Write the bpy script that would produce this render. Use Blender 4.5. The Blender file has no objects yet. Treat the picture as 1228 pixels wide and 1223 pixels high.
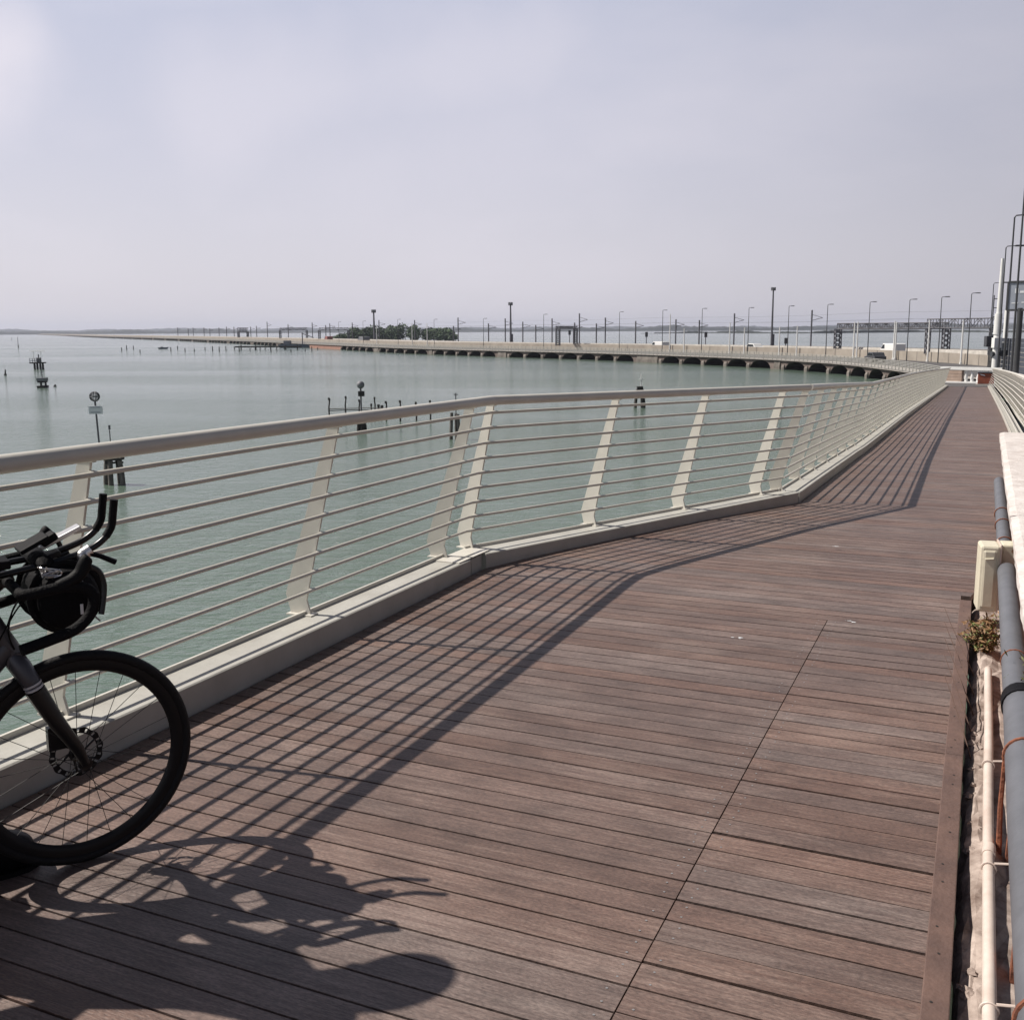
import bpy, bmesh, math, random
from mathutils import Vector, Matrix
random.seed(7)
scn = bpy.context.scene
COL = scn.collection
R = math.radians
# ------------------------------------------------------------------ camera model (photo 1228 x 1223)
F, CX, CY, CAMZ = 1250.0, 614.0, 611.5, 1.64
TH = math.atan((CY - 396.0) / F)
RO = R(0.32)

def ray(x, y):
    dx, dy = x - CX, y - CY
    c, s = math.cos(RO), math.sin(RO)
    x, y = CX + dx * c - dy * s, CY + dx * s + dy * c
    a = (x - CX) / F
    b = (CY - y) / F
    return Vector((a, math.cos(TH) + b * math.sin(TH), -math.sin(TH) + b * math.cos(TH)))

def gz(x, y, z=0.0):
    r = ray(x, y)
    t = (z - CAMZ) / r.z
    return Vector((r.x * t, r.y * t, z))

def up_at(x, y, p):
    """height of the pixel's ray where it passes above the ground point p"""
    r = ray(x, y)
    return CAMZ + r.z * (math.hypot(p[0], p[1]) / math.hypot(r.x, r.y))

def px(p):
    q = Vector(p) - Vector((0, 0, CAMZ))
    c, s = math.cos(TH), math.sin(TH)
    d = q.y * c - q.z * s
    u = q.y * s + q.z * c
    x, y = F * q.x / d, -F * u / d
    c, s = math.cos(RO), math.sin(RO)
    return CX + x * c + y * s, CY - x * s + y * c

AX = R(24.2)
D2 = Vector((math.sin(AX), math.cos(AX), 0))      # along the boardwalk
N2 = Vector((math.cos(AX), -math.sin(AX), 0))     # to its right

def W(s, n, z=0.0):
    v = D2 * s + N2 * n
    return Vector((v.x, v.y, z))

def lerp_tab(t, tab):
    if t <= tab[0][0]: return tab[0][1]
    for (a, va), (b, vb) in zip(tab, tab[1:]):
        if t <= b: return va + (vb - va) * (t - a) / (b - a)
    return tab[-1][1]

# ------------------------------------------------------------------ materials
def mat(name, color, rough=0.6, metal=0.0, var=0.0, scale=8.0, bump=0.0, bscale=40.0, spec=0.5, color2=None, detail=4.0):
    m = bpy.data.materials.new(name)
    m.use_nodes = True
    nt = m.node_tree
    b = nt.nodes['Principled BSDF']
    b.inputs['Roughness'].default_value = rough
    b.inputs['Metallic'].default_value = metal
    b.inputs['Specular IOR Level'].default_value = spec
    c = (*color, 1)
    b.inputs['Base Color'].default_value = c
    tc = nt.nodes.new('ShaderNodeTexCoord')
    if var > 0 or color2:
        n = nt.nodes.new('ShaderNodeTexNoise')
        n.inputs['Scale'].default_value = scale
        n.inputs['Detail'].default_value = detail
        n.inputs['Roughness'].default_value = 0.65
        nt.links.new(tc.outputs['Object'], n.inputs['Vector'])
        r = nt.nodes.new('ShaderNodeValToRGB')
        r.color_ramp.elements[0].position = 0.32
        r.color_ramp.elements[1].position = 0.68
        c2 = color2 if color2 else tuple(v * (1 - var) for v in color)
        r.color_ramp.elements[0].color = (*c2, 1)
        r.color_ramp.elements[1].color = (*(tuple(min(1, v * (1 + var)) for v in color) if not color2 else color), 1)
        nt.links.new(n.outputs['Fac'], r.inputs['Fac'])
        nt.links.new(r.outputs['Color'], b.inputs['Base Color'])
    if bump > 0:
        n2 = nt.nodes.new('ShaderNodeTexNoise')
        n2.inputs['Scale'].default_value = bscale
        n2.inputs['Detail'].default_value = 5
        nt.links.new(tc.outputs['Object'], n2.inputs['Vector'])
        bp = nt.nodes.new('ShaderNodeBump')
        bp.inputs['Strength'].default_value = bump
        bp.inputs['Distance'].default_value = 0.01
        nt.links.new(n2.outputs['Fac'], bp.inputs['Height'])
        nt.links.new(bp.outputs['Normal'], b.inputs['Normal'])
    return m

M = {}
M['paint'] = mat('cream_paint', (0.56, 0.54, 0.485), 0.42, var=0.07, scale=3.0, bump=0.06, bscale=120)
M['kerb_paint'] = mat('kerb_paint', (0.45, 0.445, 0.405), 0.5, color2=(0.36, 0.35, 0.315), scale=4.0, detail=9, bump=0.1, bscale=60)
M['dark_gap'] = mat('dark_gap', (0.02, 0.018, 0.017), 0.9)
M['steel_under'] = mat('under_steel', (0.10, 0.10, 0.095), 0.7, var=0.2)
M['screw'] = mat('screw_steel', (0.55, 0.53, 0.5), 0.35, metal=0.7)
M['black_rub'] = mat('black_rubber', (0.005, 0.005, 0.006), 0.6, spec=0.14, var=0.2, scale=60, bump=0.15, bscale=200)
M['black_tyre'] = mat('tyre_rubber', (0.009, 0.009, 0.010), 0.55, var=0.2, scale=60, bump=0.3, bscale=260, spec=0.2)
M['rim'] = mat('carbon_rim', (0.008, 0.008, 0.009), 0.4, spec=0.25)
M['black_metal'] = mat('black_alloy', (0.006, 0.006, 0.007), 0.30, spec=0.4)
M['frame_grey'] = mat('frame_grey', (0.06, 0.06, 0.07), 0.35, metal=0.3, var=0.06, scale=12)
M['stripe'] = mat('fork_stripe', (0.5, 0.5, 0.52), 0.4)
M['silver'] = mat('bright_alloy', (0.72, 0.71, 0.70), 0.3, metal=0.85, var=0.08, scale=30)
M['spoke'] = mat('spoke_steel', (0.015, 0.015, 0.015), 0.6)
M['fabric'] = mat('bag_fabric', (0.006, 0.006, 0.007), 0.7, var=0.25, scale=30, bump=0.4, bscale=90, spec=0.10)
M['strap'] = mat('strap_grey', (0.22, 0.22, 0.23), 0.6)
M['tape'] = mat('bar_tape', (0.006, 0.006, 0.007), 0.7, spec=0.12, bump=0.4, bscale=150)
M['skin'] = mat('skin', (0.45, 0.27, 0.19), 0.5, var=0.08, scale=15)
M['jersey'] = mat('jersey', (0.03, 0.04, 0.07), 0.75, var=0.15, scale=20, bump=0.2, bscale=40)
M['shorts'] = mat('shorts', (0.012, 0.012, 0.013), 0.7)
M['shoe'] = mat('shoe_black', (0.006, 0.006, 0.008), 0.5, spec=0.15, var=0.25, scale=25, bump=0.15, bscale=90)
M['helmet'] = mat('helmet_shell', (0.04, 0.04, 0.045), 0.3)
M['mouth'] = mat('lips', (0.30, 0.13, 0.11), 0.5)
M['hair'] = mat('hair', (0.03, 0.02, 0.015), 0.6)
M['stone'] = mat('white_stone', (0.70, 0.66, 0.63), 0.75, color2=(0.47, 0.42, 0.39), scale=7, bump=0.6, bscale=45, detail=8)
M['stone2'] = mat('pale_stone', (0.52, 0.49, 0.44), 0.8, var=0.2, scale=1.2)
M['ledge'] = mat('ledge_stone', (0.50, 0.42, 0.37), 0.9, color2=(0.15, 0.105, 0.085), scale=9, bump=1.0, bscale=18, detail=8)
M['pipe_grey'] = mat('grey_conduit', (0.115, 0.12, 0.135), 0.5, var=0.14, scale=7, bump=0.05, bscale=80)
M['pipe_white'] = mat('white_pipe', (0.66, 0.58, 0.52), 0.5, color2=(0.5, 0.40, 0.34), scale=5)
M['rust'] = mat('rust', (0.30, 0.105, 0.05), 0.85, color2=(0.12, 0.045, 0.03), scale=18, bump=0.5, bscale=60)
M['box_cream'] = mat('box_cream', (0.60, 0.56, 0.44), 0.5, var=0.06, scale=9, bump=0.08, bscale=60)
M['box_stain'] = mat('box_stain', (0.34, 0.20, 0.11), 0.8, var=0.3, scale=40)
M['leaf_green'] = mat('leaf_green', (0.12, 0.135, 0.03), 0.6, var=0.5, scale=30)
M['leaf_rust'] = mat('leaf_rust', (0.21, 0.115, 0.05), 0.7, var=0.4, scale=30)
M['twig'] = mat('twig', (0.10, 0.06, 0.045), 0.8)
M['pile_dark'] = mat('tarred_pile', (0.035, 0.032, 0.030), 0.85, var=0.4, scale=3, bump=0.6, bscale=12)
M['pile_grey'] = mat('weathered_pile', (0.19, 0.175, 0.16), 0.9, color2=(0.05, 0.045, 0.04), scale=2.5, bump=0.6, bscale=12)
M['pole_dark'] = mat('dark_pole', (0.045, 0.047, 0.05), 0.5, var=0.1, scale=2)
M['pole_white'] = mat('white_pole', (0.70, 0.70, 0.68), 0.5, var=0.06, scale=2)
M['galv'] = mat('galvanised', (0.16, 0.165, 0.18), 0.6, var=0.12, scale=2)
M['truss'] = mat('truss_steel', (0.10, 0.10, 0.115), 0.6, var=0.12, scale=2)
M['concrete'] = mat('concrete', (0.42, 0.39, 0.36), 0.85, color2=(0.27, 0.245, 0.225), scale=0.5, detail=8)
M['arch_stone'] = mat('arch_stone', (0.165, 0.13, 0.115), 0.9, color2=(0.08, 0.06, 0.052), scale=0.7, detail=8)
M['brick_red'] = mat('brick_red', (0.36, 0.19, 0.14), 0.9, color2=(0.24, 0.13, 0.10), scale=0.6, detail=8)
M['brick_tan'] = mat('brick_tan', (0.46, 0.36, 0.29), 0.9, color2=(0.33, 0.24, 0.19), scale=2.0, detail=6)
M['pier_stone'] = mat('pier_stone', (0.21, 0.185, 0.165), 0.9, color2=(0.08, 0.07, 0.06), scale=0.8, detail=8)
M['arch_dark'] = mat('soffit_shade', (0.035, 0.03, 0.028), 0.95, var=0.3, scale=0.8)  # shade inside the arches put into this near-black colour
M['asphalt'] = mat('asphalt', (0.085, 0.082, 0.082), 0.9, var=0.15, scale=1.5)
M['ballast'] = mat('ballast', (0.17, 0.155, 0.14), 0.95, var=0.3, scale=2)
M['barrier'] = mat('barrier_tan', (0.36, 0.32, 0.27), 0.9, color2=(0.25, 0.22, 0.185), scale=0.35, detail=8)
M['fence_pale'] = mat('fence_pale', (0.34, 0.33, 0.305), 0.6, var=0.08, scale=1)
M['white_paint'] = mat('white_paint', (0.78, 0.78, 0.76), 0.4)
M['car_dark'] = mat('car_dark', (0.05, 0.052, 0.058), 0.25)
M['glass_dark'] = mat('glass_dark', (0.02, 0.025, 0.03), 0.08)
M['orange'] = mat('rusty_orange', (0.34, 0.085, 0.04), 0.75, color2=(0.18, 0.05, 0.03), scale=3)
M['navy'] = mat('navy_panel', (0.055, 0.062, 0.08), 0.6, var=0.1, scale=1)
M['sign_grey'] = mat('sign_grey', (0.30, 0.33, 0.38), 0.4, var=0.08, scale=1)
M['sign_white'] = mat('sign_white', (0.72, 0.74, 0.76), 0.5)
M['red_paint'] = mat('red_paint', (0.25, 0.08, 0.065), 0.5)
M['foliage_far'] = mat('foliage_far', (0.06, 0.105, 0.04), 0.8, color2=(0.018, 0.036, 0.016), scale=0.25)
M['land_far'] = mat('land_far', (0.028, 0.036, 0.03), 0.95, color2=(0.014, 0.018, 0.016), scale=0.01)
M['mud'] = mat('mud', (0.16, 0.14, 0.11), 0.9, var=0.2, scale=0.1)
M['hull'] = mat('hull_blue', (0.06, 0.08, 0.12), 0.5)

# wood planks -----------------------------------------------------
def wood_mat(name, base, dark, grey, frame_turn=0.0):
    m = bpy.data.materials.new(name); m.use_nodes = True
    nt = m.node_tree; L = nt.links.new; N = nt.nodes.new
    b = nt.nodes['Principled BSDF']
    at = N('ShaderNodeAttribute'); at.attribute_name = 'tone'
    sep = N('ShaderNodeSeparateColor'); L(at.outputs['Color'], sep.inputs['Color'])
    tc = N('ShaderNodeTexCoord')
    # shift the grain per plank
    cmb = N('ShaderNodeCombineXYZ'); 
    mul = N('ShaderNodeMath'); mul.operation = 'MULTIPLY'; mul.inputs[1].default_value = 37.0
    L(sep.outputs['Blue'], mul.inputs[0]); L(mul.outputs[0], cmb.inputs['X']); L(mul.outputs[0], cmb.inputs['Z'])
    add = N('ShaderNodeVectorMath'); add.operation = 'ADD'
    L(tc.outputs['Object'], add.inputs[0]); L(cmb.outputs[0], add.inputs[1])
    mp = N('ShaderNodeMapping'); mp.inputs['Scale'].default_value = (5.0, 80, 20)
    L(add.outputs[0], mp.inputs['Vector'])
    g = N('ShaderNodeTexNoise'); g.inputs['Scale'].default_value = 1.0; g.inputs['Detail'].default_value = 7; g.inputs['Roughness'].default_value = 0.7
    L(mp.outputs[0], g.inputs['Vector'])
    # fine flecks
    mp2 = N('ShaderNodeMapping'); mp2.inputs['Scale'].default_value = (70, 180, 60)
    L(add.outputs[0], mp2.inputs['Vector'])
    g2 = N('ShaderNodeTexNoise'); g2.inputs['Scale'].default_value = 1.0; g2.inputs['Detail'].default_value = 3
    L(mp2.outputs[0], g2.inputs['Vector'])
    # broad wear across planks
    mp3 = N('ShaderNodeMapping'); mp3.inputs['Scale'].default_value = (1.1, 1.6, 1)
    L(tc.outputs['Object'], mp3.inputs['Vector'])
    g3 = N('ShaderNodeTexNoise'); g3.inputs['Scale'].default_value = 1.0; g3.inputs['Detail'].default_value = 6; g3.inputs['Roughness'].default_value = 0.6
    L(mp3.outputs[0], g3.inputs['Vector'])
    r1 = N('ShaderNodeValToRGB')
    r1.color_ramp.elements[0].position = 0.30; r1.color_ramp.elements[0].color = (*dark, 1)
    r1.color_ramp.elements[1].position = 0.66; r1.color_ramp.elements[1].color = (*base, 1)
    L(g.outputs['Fac'], r1.inputs['Fac'])
    # greyed, dry patches
    patch = N('ShaderNodeMapRange'); patch.inputs['From Min'].default_value = 0.50; patch.inputs['From Max'].default_value = 0.64
    mixn = N('ShaderNodeMath'); mixn.operation = 'MULTIPLY_ADD'; mixn.inputs[1].default_value = 0.55
    L(g.outputs['Fac'], mixn.inputs[0])
    half = N('ShaderNodeMath'); half.operation = 'MULTIPLY'; half.inputs[1].default_value = 0.5
    L(g3.outputs['Fac'], half.inputs[0]); L(half.outputs[0], mixn.inputs[2])
    L(mixn.outputs[0], patch.inputs['Value'])
    pm = N('ShaderNodeMath'); pm.operation = 'MULTIPLY'; pm.inputs[1].default_value = 0.55
    L(patch.outputs[0], pm.inputs[0])
    mx = N('ShaderNodeMix'); mx.data_type = 'RGBA'
    L(pm.outputs[0], mx.inputs['Factor']); L(r1.outputs['Color'], mx.inputs['A']); mx.inputs['B'].default_value = (*grey, 1)
    # plank tone (red = value, green = hue)
    tone = N('ShaderNodeMapRange'); tone.inputs['To Min'].default_value = 0.86; tone.inputs['To Max'].default_value = 1.18
    L(sep.outputs['Red'], tone.inputs['Value'])
    hsv = N('ShaderNodeHueSaturation')
    L(mx.outputs['Result'], hsv.inputs['Color']); L(tone.outputs[0], hsv.inputs['Value'])
    sat = N('ShaderNodeMapRange'); sat.inputs["To Min"].default_value = 0.74; sat.inputs["To Max"].default_value = 1.08
    L(sep.outputs['Green'], sat.inputs['Value']); L(sat.outputs[0], hsv.inputs['Saturation'])
    fl = N('ShaderNodeMapRange'); fl.inputs['From Min'].default_value = 0.3; fl.inputs['From Max'].default_value = 0.7
    fl.inputs['To Min'].default_value = 0.70; fl.inputs['To Max'].default_value = 1.30
    L(g2.outputs['Fac'], fl.inputs['Value'])
    mm = N('ShaderNodeMix'); mm.data_type = 'RGBA'; mm.blend_type = 'MULTIPLY'; mm.inputs['Factor'].default_value = 1
    L(hsv.outputs['Color'], mm.inputs['A']); L(fl.outputs[0], mm.inputs['B'])
    # dark blotches and grime of uneven size
    st = N('ShaderNodeTexNoise'); st.inputs['Scale'].default_value = 1.0; st.inputs['Detail'].default_value = 8; st.inputs['Roughness'].default_value = 0.72
    mp4 = N('ShaderNodeMapping'); mp4.inputs['Scale'].default_value = (3.2, 6.0, 1); mp4.inputs['Location'].default_value = (3.3, 8.1, 0)
    L(tc.outputs['Object'], mp4.inputs['Vector']); L(mp4.outputs[0], st.inputs['Vector'])
    sr = N('ShaderNodeMapRange'); sr.inputs['From Min'].default_value = 0.30; sr.inputs['From Max'].default_value = 0.56; sr.inputs['To Min'].default_value = 0.66; sr.inputs['To Max'].default_value = 1.06
    L(st.outputs['Fac'], sr.inputs['Value'])
    m5 = N('ShaderNodeMix'); m5.data_type = 'RGBA'; m5.blend_type = 'MULTIPLY'; m5.inputs['Factor'].default_value = 1
    L(mm.outputs['Result'], m5.inputs['A']); L(sr.outputs[0], m5.inputs['B'])
    L(m5.outputs['Result'], b.inputs['Base Color'])
    b.inputs['Roughness'].default_value = 0.52
    b.inputs['Specular IOR Level'].default_value = 0.75
    hb = N('ShaderNodeMath'); hb.operation = 'ADD'
    L(g.outputs['Fac'], hb.inputs[0]); L(g2.outputs['Fac'], hb.inputs[1])
    bp = N('ShaderNodeBump'); bp.inputs['Strength'].default_value = 0.5; bp.inputs['Distance'].default_value = 0.003
    L(hb.outputs[0], bp.inputs['Height']); L(bp.outputs['Normal'], b.inputs['Normal'])
    return m
M['wood'] = wood_mat('deck_planks', (0.150, 0.095, 0.074), (0.100, 0.060, 0.047), (0.225, 0.165, 0.137))
M['edge_wood'] = mat('edge_board', (0.15, 0.093, 0.074), 0.6, color2=(0.095, 0.06, 0.05), scale=6, bump=0.3, bscale=60)

def water_mat():
    m = bpy.data.materials.new('lagoon_water'); m.use_nodes = True
    nt = m.node_tree; L = nt.links.new; N = nt.nodes.new
    b = nt.nodes['Principled BSDF']
    tc = N('ShaderNodeTexCoord')
    n0 = N('ShaderNodeTexNoise'); n0.inputs['Scale'].default_value = 0.02; n0.inputs['Detail'].default_value = 4
    mp0 = N('ShaderNodeMapping'); mp0.inputs['Scale'].default_value = (0.5, 1.6, 1)
    L(tc.outputs['Object'], mp0.inputs['Vector']); L(mp0.outputs[0], n0.inputs['Vector'])
    r = N('ShaderNodeValToRGB')
    r.color_ramp.elements[0].position = 0.35; r.color_ramp.elements[0].color = (0.094, 0.138, 0.108, 1)
    r.color_ramp.elements[1].position = 0.70; r.color_ramp.elements[1].color = (0.122, 0.168, 0.134, 1)
    L(n0.outputs['Fac'], r.inputs['Fac']); L(r.outputs['Color'], b.inputs['Base Color'])
    b.inputs['Roughness'].default_value = 0.10
    b.inputs['IOR'].default_value = 1.33
    wp_ = N('ShaderNodeTexNoise'); wp_.inputs['Scale'].default_value = 0.016; wp_.inputs['Detail'].default_value = 6; wp_.inputs['Roughness'].default_value = 0.6
    mpw = N('ShaderNodeMapping'); mpw.inputs['Scale'].default_value = (0.35, 1.8, 1); mpw.inputs['Rotation'].default_value = (0, 0, R(8)); mpw.inputs['Location'].default_value = (11, 5, 0)
    L(tc.outputs['Object'], mpw.inputs['Vector']); L(mpw.outputs[0], wp_.inputs['Vector'])
    wr = N('ShaderNodeMapRange'); wr.inputs['From Min'].default_value = 0.40; wr.inputs['From Max'].default_value = 0.60; wr.inputs['To Min'].default_value = 0.35; wr.inputs['To Max'].default_value = 1.0
    L(wp_.outputs['Fac'], wr.inputs['Value'])
    mp = N('ShaderNodeMapping'); mp.inputs['Scale'].default_value = (0.75, 1.5, 1); mp.inputs['Rotation'].default_value = (0, 0, R(20))
    L(tc.outputs['Object'], mp.inputs['Vector'])
    a = N('ShaderNodeTexNoise'); a.inputs['Scale'].default_value = 1.5; a.inputs['Detail'].default_value = 5; a.inputs['Roughness'].default_value = 0.62; a.inputs['Distortion'].default_value = 0.6
    L(mp.outputs[0], a.inputs['Vector'])
    c = N('ShaderNodeTexNoise'); c.inputs['Scale'].default_value = 5.5; c.inputs['Detail'].default_value = 3
    L(mp.outputs[0], c.inputs['Vector'])
    mu = N('ShaderNodeMath'); mu.operation = 'MULTIPLY_ADD'; mu.inputs[1].default_value = 0.25
    L(c.outputs['Fac'], mu.inputs[0]); L(a.outputs['Fac'], mu.inputs[2])
    bp = N('ShaderNodeBump'); bp.inputs['Strength'].default_value = 0.8; bp.inputs['Distance'].default_value = 0.19
    L(wr.outputs[0], bp.inputs['Strength'])
    L(mu.outputs[0], bp.inputs['Height']); L(bp.outputs['Normal'], b.inputs['Normal'])
    return m
M['water'] = water_mat()

# ------------------------------------------------------------------ mesh builder
class MB:
    def __init__(s): s.v = []; s.f = []; s.tone = []
    def add(s, vs, fs, tone=None):
        o = len(s.v)
        s.v += [tuple(v) for v in vs]
        s.f += [tuple(i + o for i in f) for f in fs]
        if tone is not None: s.tone += [tone] * len(fs)
        return s
    def hexa(s, b, t, tone=None):
        """b, t: four bottom and four top points, same order (counter-clockwise seen from above)"""
        return s.add(list(b) + list(t), [(3, 2, 1, 0), (4, 5, 6, 7), (0, 1, 5, 4), (1, 2, 6, 5), (2, 3, 7, 6), (3, 0, 4, 7)], tone)
    def box(s, c, size, rz=0.0, tone=None):
        x, y, z = size[0] / 2, size[1] / 2, size[2] / 2
        m = Matrix.Rotation(rz, 3, 'Z')
        c = Vector(c)
        b = [c + m @ Vector(p) for p in ((-x, -y, -z), (x, -y, -z), (x, y, -z), (-x, y, -z))]
        t = [c + m @ Vector(p) for p in ((-x, -y, z), (x, -y, z), (x, y, z), (-x, y, z))]
        return s.hexa(b, t, tone)
    def tube(s, pts, r, n=8, cap=True, closed=False, flat=1.0):
        pts = [Vector(p) for p in pts]
        k = len(pts)
        rs = r if isinstance(r, (list, tuple)) else [r] * k
        rings = []
        ref = None
        for i, p in enumerate(pts):
            if closed: t = pts[(i + 1) % k] - pts[i - 1]
            else: t = pts[min(i + 1, k - 1)] - pts[max(i - 1, 0)]
            t.normalize()
            if ref is None:
                ref = Vector((0, 0, 1)) if abs(t.z) < 0.9 else Vector((1, 0, 0))
            a = t.cross(ref)
            if a.length < 1e-6: a = t.orthogonal()
            a.normalize()
            b = a.cross(t).normalized()
            if abs(t.z) >= 0.9 or abs(t.dot(ref)) > 0.2: ref = b
            rings.append([p + a * (rs[i] * math.cos(2 * math.pi * j / n)) + b * (rs[i] * flat * math.sin(2 * math.pi * j / n)) for j in range(n)])
        vs = [v for rg in rings for v in rg]
        fs = []
        for i in range(k if closed else k - 1):
            i2 = (i + 1) % k
            for j in range(n):
                j2 = (j + 1) % n
                fs.append((i * n + j, i * n + j2, i2 * n + j2, i2 * n + j))
        if cap and not closed:
            fs.append(tuple(reversed(range(n))))
            fs.append(tuple((k - 1) * n + j for j in range(n)))
        return s.add(vs, fs)
    def cyl(s, c, r, h, n=16, r2=None):
        c = Vector(c)
        return s.tube([c, c + Vector((0, 0, h))], [r, r if r2 is None else r2], n)
    def sweep(s, path, prof, outs, closed=True, caps=True):
        """path points, prof [(o, z)], outs = outward unit vectors per point"""
        k, n = len(path), len(prof)
        vs = [Vector(p) + Vector(o) * a + Vector((0, 0, z)) for p, o in zip(path, outs) for a, z in prof]
        fs = []
        for i in range(k - 1):
            for j in range(n if closed else n - 1):
                j2 = (j + 1) % n
                fs.append((i * n + j, i * n + j2, (i + 1) * n + j2, (i + 1) * n + j))
        if caps and closed:
            fs.append(tuple(reversed(range(n)))); fs.append(tuple((k - 1) * n + j for j in range(n)))
        return s.add(vs, fs)
    def sphere(s, c, r, n=14, m=9, sc=(1, 1, 1)):
        vs = [(c[0], c[1], c[2] + r * sc[2])]
        for i in range(1, m):
            a = math.pi * i / m
            for j in range(n):
                b = 2 * math.pi * j / n
                vs.append((c[0] + r * sc[0] * math.sin(a) * math.cos(b), c[1] + r * sc[1] * math.sin(a) * math.sin(b), c[2] + r * sc[2] * math.cos(a)))
        vs.append((c[0], c[1], c[2] - r * sc[2]))
        fs = [(0, 1 + j, 1 + (j + 1) % n) for j in range(n)]
        for i in range(m - 2):
            for j in range(n):
                fs.append((1 + i * n + j, 1 + (i + 1) * n + j, 1 + (i + 1) * n + (j + 1) % n, 1 + i * n + (j + 1) % n))
        e = len(vs) - 1
        fs += [(e, 1 + (m - 2) * n + (j + 1) % n, 1 + (m - 2) * n + j) for j in range(n)]
        return s.add(vs, fs)
    def build(s, name, m, parent=None, smooth=False, bevel=0.0, loc=None, world=False):
        me = bpy.data.meshes.new(name)
        vs = s.v
        if loc is not None: vs = [(v[0] - loc[0], v[1] - loc[1], v[2] - loc[2]) for v in s.v]
        me.from_pydata(vs, [], s.f)
        bm = bmesh.new(); bm.from_mesh(me); bmesh.ops.recalc_face_normals(bm, faces=bm.faces)
        bm.to_mesh(me); bm.free()
        if s.tone:
            ca = me.color_attributes.new('tone', 'FLOAT_COLOR', 'CORNER')
            for p in me.polygons:
                for li in p.loop_indices: ca.data[li].color = (*s.tone[p.index], 1)
        me.materials.append(m)
        if smooth: me.shade_smooth()
        o = bpy.data.objects.new(name, me)
        COL.objects.link(o)
        if loc is not None and parent is None: o.location = loc
        if parent is not None: o.parent = parent
        if smooth == 'auto':
            me.shade_smooth()
            md = o.modifiers.new('split', 'EDGE_SPLIT'); md.split_angle = R(40)
        if bevel > 0:
            md = o.modifiers.new('bevel', 'BEVEL'); md.width = bevel; md.segments = 2; md.limit_method = 'ANGLE'; md.angle_limit = R(40)
        return o

def tag(o, label=None, cat=None, group=None, kind=None):
    if label: o['label'] = label
    if cat: o['category'] = cat
    if group: o['group'] = group
    if kind: o['kind'] = kind
    return o

def thing(name, label, cat, loc=(0, 0, 0), rz=0.0, group=None):
    o = bpy.data.objects.new(name, None)
    o.empty_display_size = 0.1
    COL.objects.link(o); o.location = loc; o.rotation_euler = (0, 0, rz)
    return tag(o, label, cat, group)

def dup(root, loc, rz=0.0, label=None, group=None, scale=None):
    r = root.copy(); COL.objects.link(r); r.location = loc; r.rotation_euler = (0, 0, rz)
    if scale: r.scale = scale
    if label: r['label'] = label
    if group: r['group'] = group
    for ch in list(root.children):
        c = ch.copy(); COL.objects.link(c); c.parent = r
        for g in list(ch.children):
            e = g.copy(); COL.objects.link(e); e.parent = c
    return r

ORD = ['first', 'second', 'third', 'fourth', 'fifth', 'sixth', 'seventh', 'eighth', 'ninth', 'tenth', 'eleventh', 'twelfth', 'thirteenth',
       'fourteenth', 'fifteenth', 'sixteenth', 'seventeenth', 'eighteenth', 'nineteenth', 'twentieth', 'twenty-first', 'twenty-second',
       'twenty-third', 'twenty-fourth', 'twenty-fifth', 'twenty-sixth', 'twenty-seventh', 'twenty-eighth', 'twenty-ninth', 'thirtieth',
       'thirty-first', 'thirty-second', 'thirty-third', 'thirty-fourth', 'thirty-fifth', 'thirty-sixth', 'thirty-seventh', 'thirty-eighth', 'thirty-ninth', 'fortieth']

# ------------------------------------------------------------------ boardwalk
WATER = -4.36
ZP = [(-5, 0), (7, 0), (9, -0.045), (11, -0.12), (13.6, -0.234), (18.9, -0.47), (22.6, -0.56), (30.2, -0.745), (40.4, -1.044), (71.7, -2.044), (90, -2.55)]
NL = [(-3, -3.03), (3.3, -3.045), (6.45, -3.10), (10.8, -1.63), (18, -1.76), (40.4, -1.82), (72.6, -1.98)]
NR = [(-3, 0.022), (6.9, 0.030), (11.5, 0.86), (24.9, 0.80), (72.6, 0.53)]
def zp(s): return lerp_tab(s, ZP)
def nl(s): return lerp_tab(s, NL)
def nr(s): return lerp_tab(s, NR)

def frame_empty(o):
    o.rotation_euler = (0, 0, -AX)

deck = MB(); gapm = MB()
JN = -0.72
s = -2.6
PITCH = 0.1115
def plank(s0, s1, n0a, n0b, n1a, n1b, z0, z1, th=0.035):
    t = (random.random(), random.random(), random.random())
    dz = random.uniform(-0.0006, 0.0006)
    deck.hexa([(n0a, s0, z0 - th), (n1a, s0, z0 - th), (n1b, s1, z1 - th), (n0b, s1, z1 - th)],
              [(n0a, s0, z0 + dz), (n1a, s0, z0 + dz), (n1b, s1, z1 + dz), (n0b, s1, z1 + dz)], t)
while s < 72.6:
    g = 0.0072 + 0.0016 * random.random()
    a, b = s + g / 2, s + PITCH - g / 2
    za, zb = zp(a), zp(b)
    ra = nr(a) - (0.066 if s < 6.8 else 0.01)
    rb = nr(b) - (0.066 if s < 6.8 else 0.01)
    if s < 5.95:
        plank(a, b, nl(a) + 0.012, nl(b) + 0.012, JN - 0.0022, JN - 0.0022, za, zb)
        jj = random.uniform(0.0, 0.012)
        plank(a + jj, b + jj, JN + 0.0022, JN + 0.0022, ra, rb, za, zb)
    else:
        plank(a, b, nl(a) + 0.012, nl(b) + 0.012, ra, rb, za, zb)
    s += PITCH
boardwalk = deck.build('boardwalk', M['wood'], bevel=0.0)
frame_empty(boardwalk)
tag(boardwalk, 'weathered brown plank boardwalk running ahead beside the lagoon', kind='structure')
eb = MB()
e0 = -2.6
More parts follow.
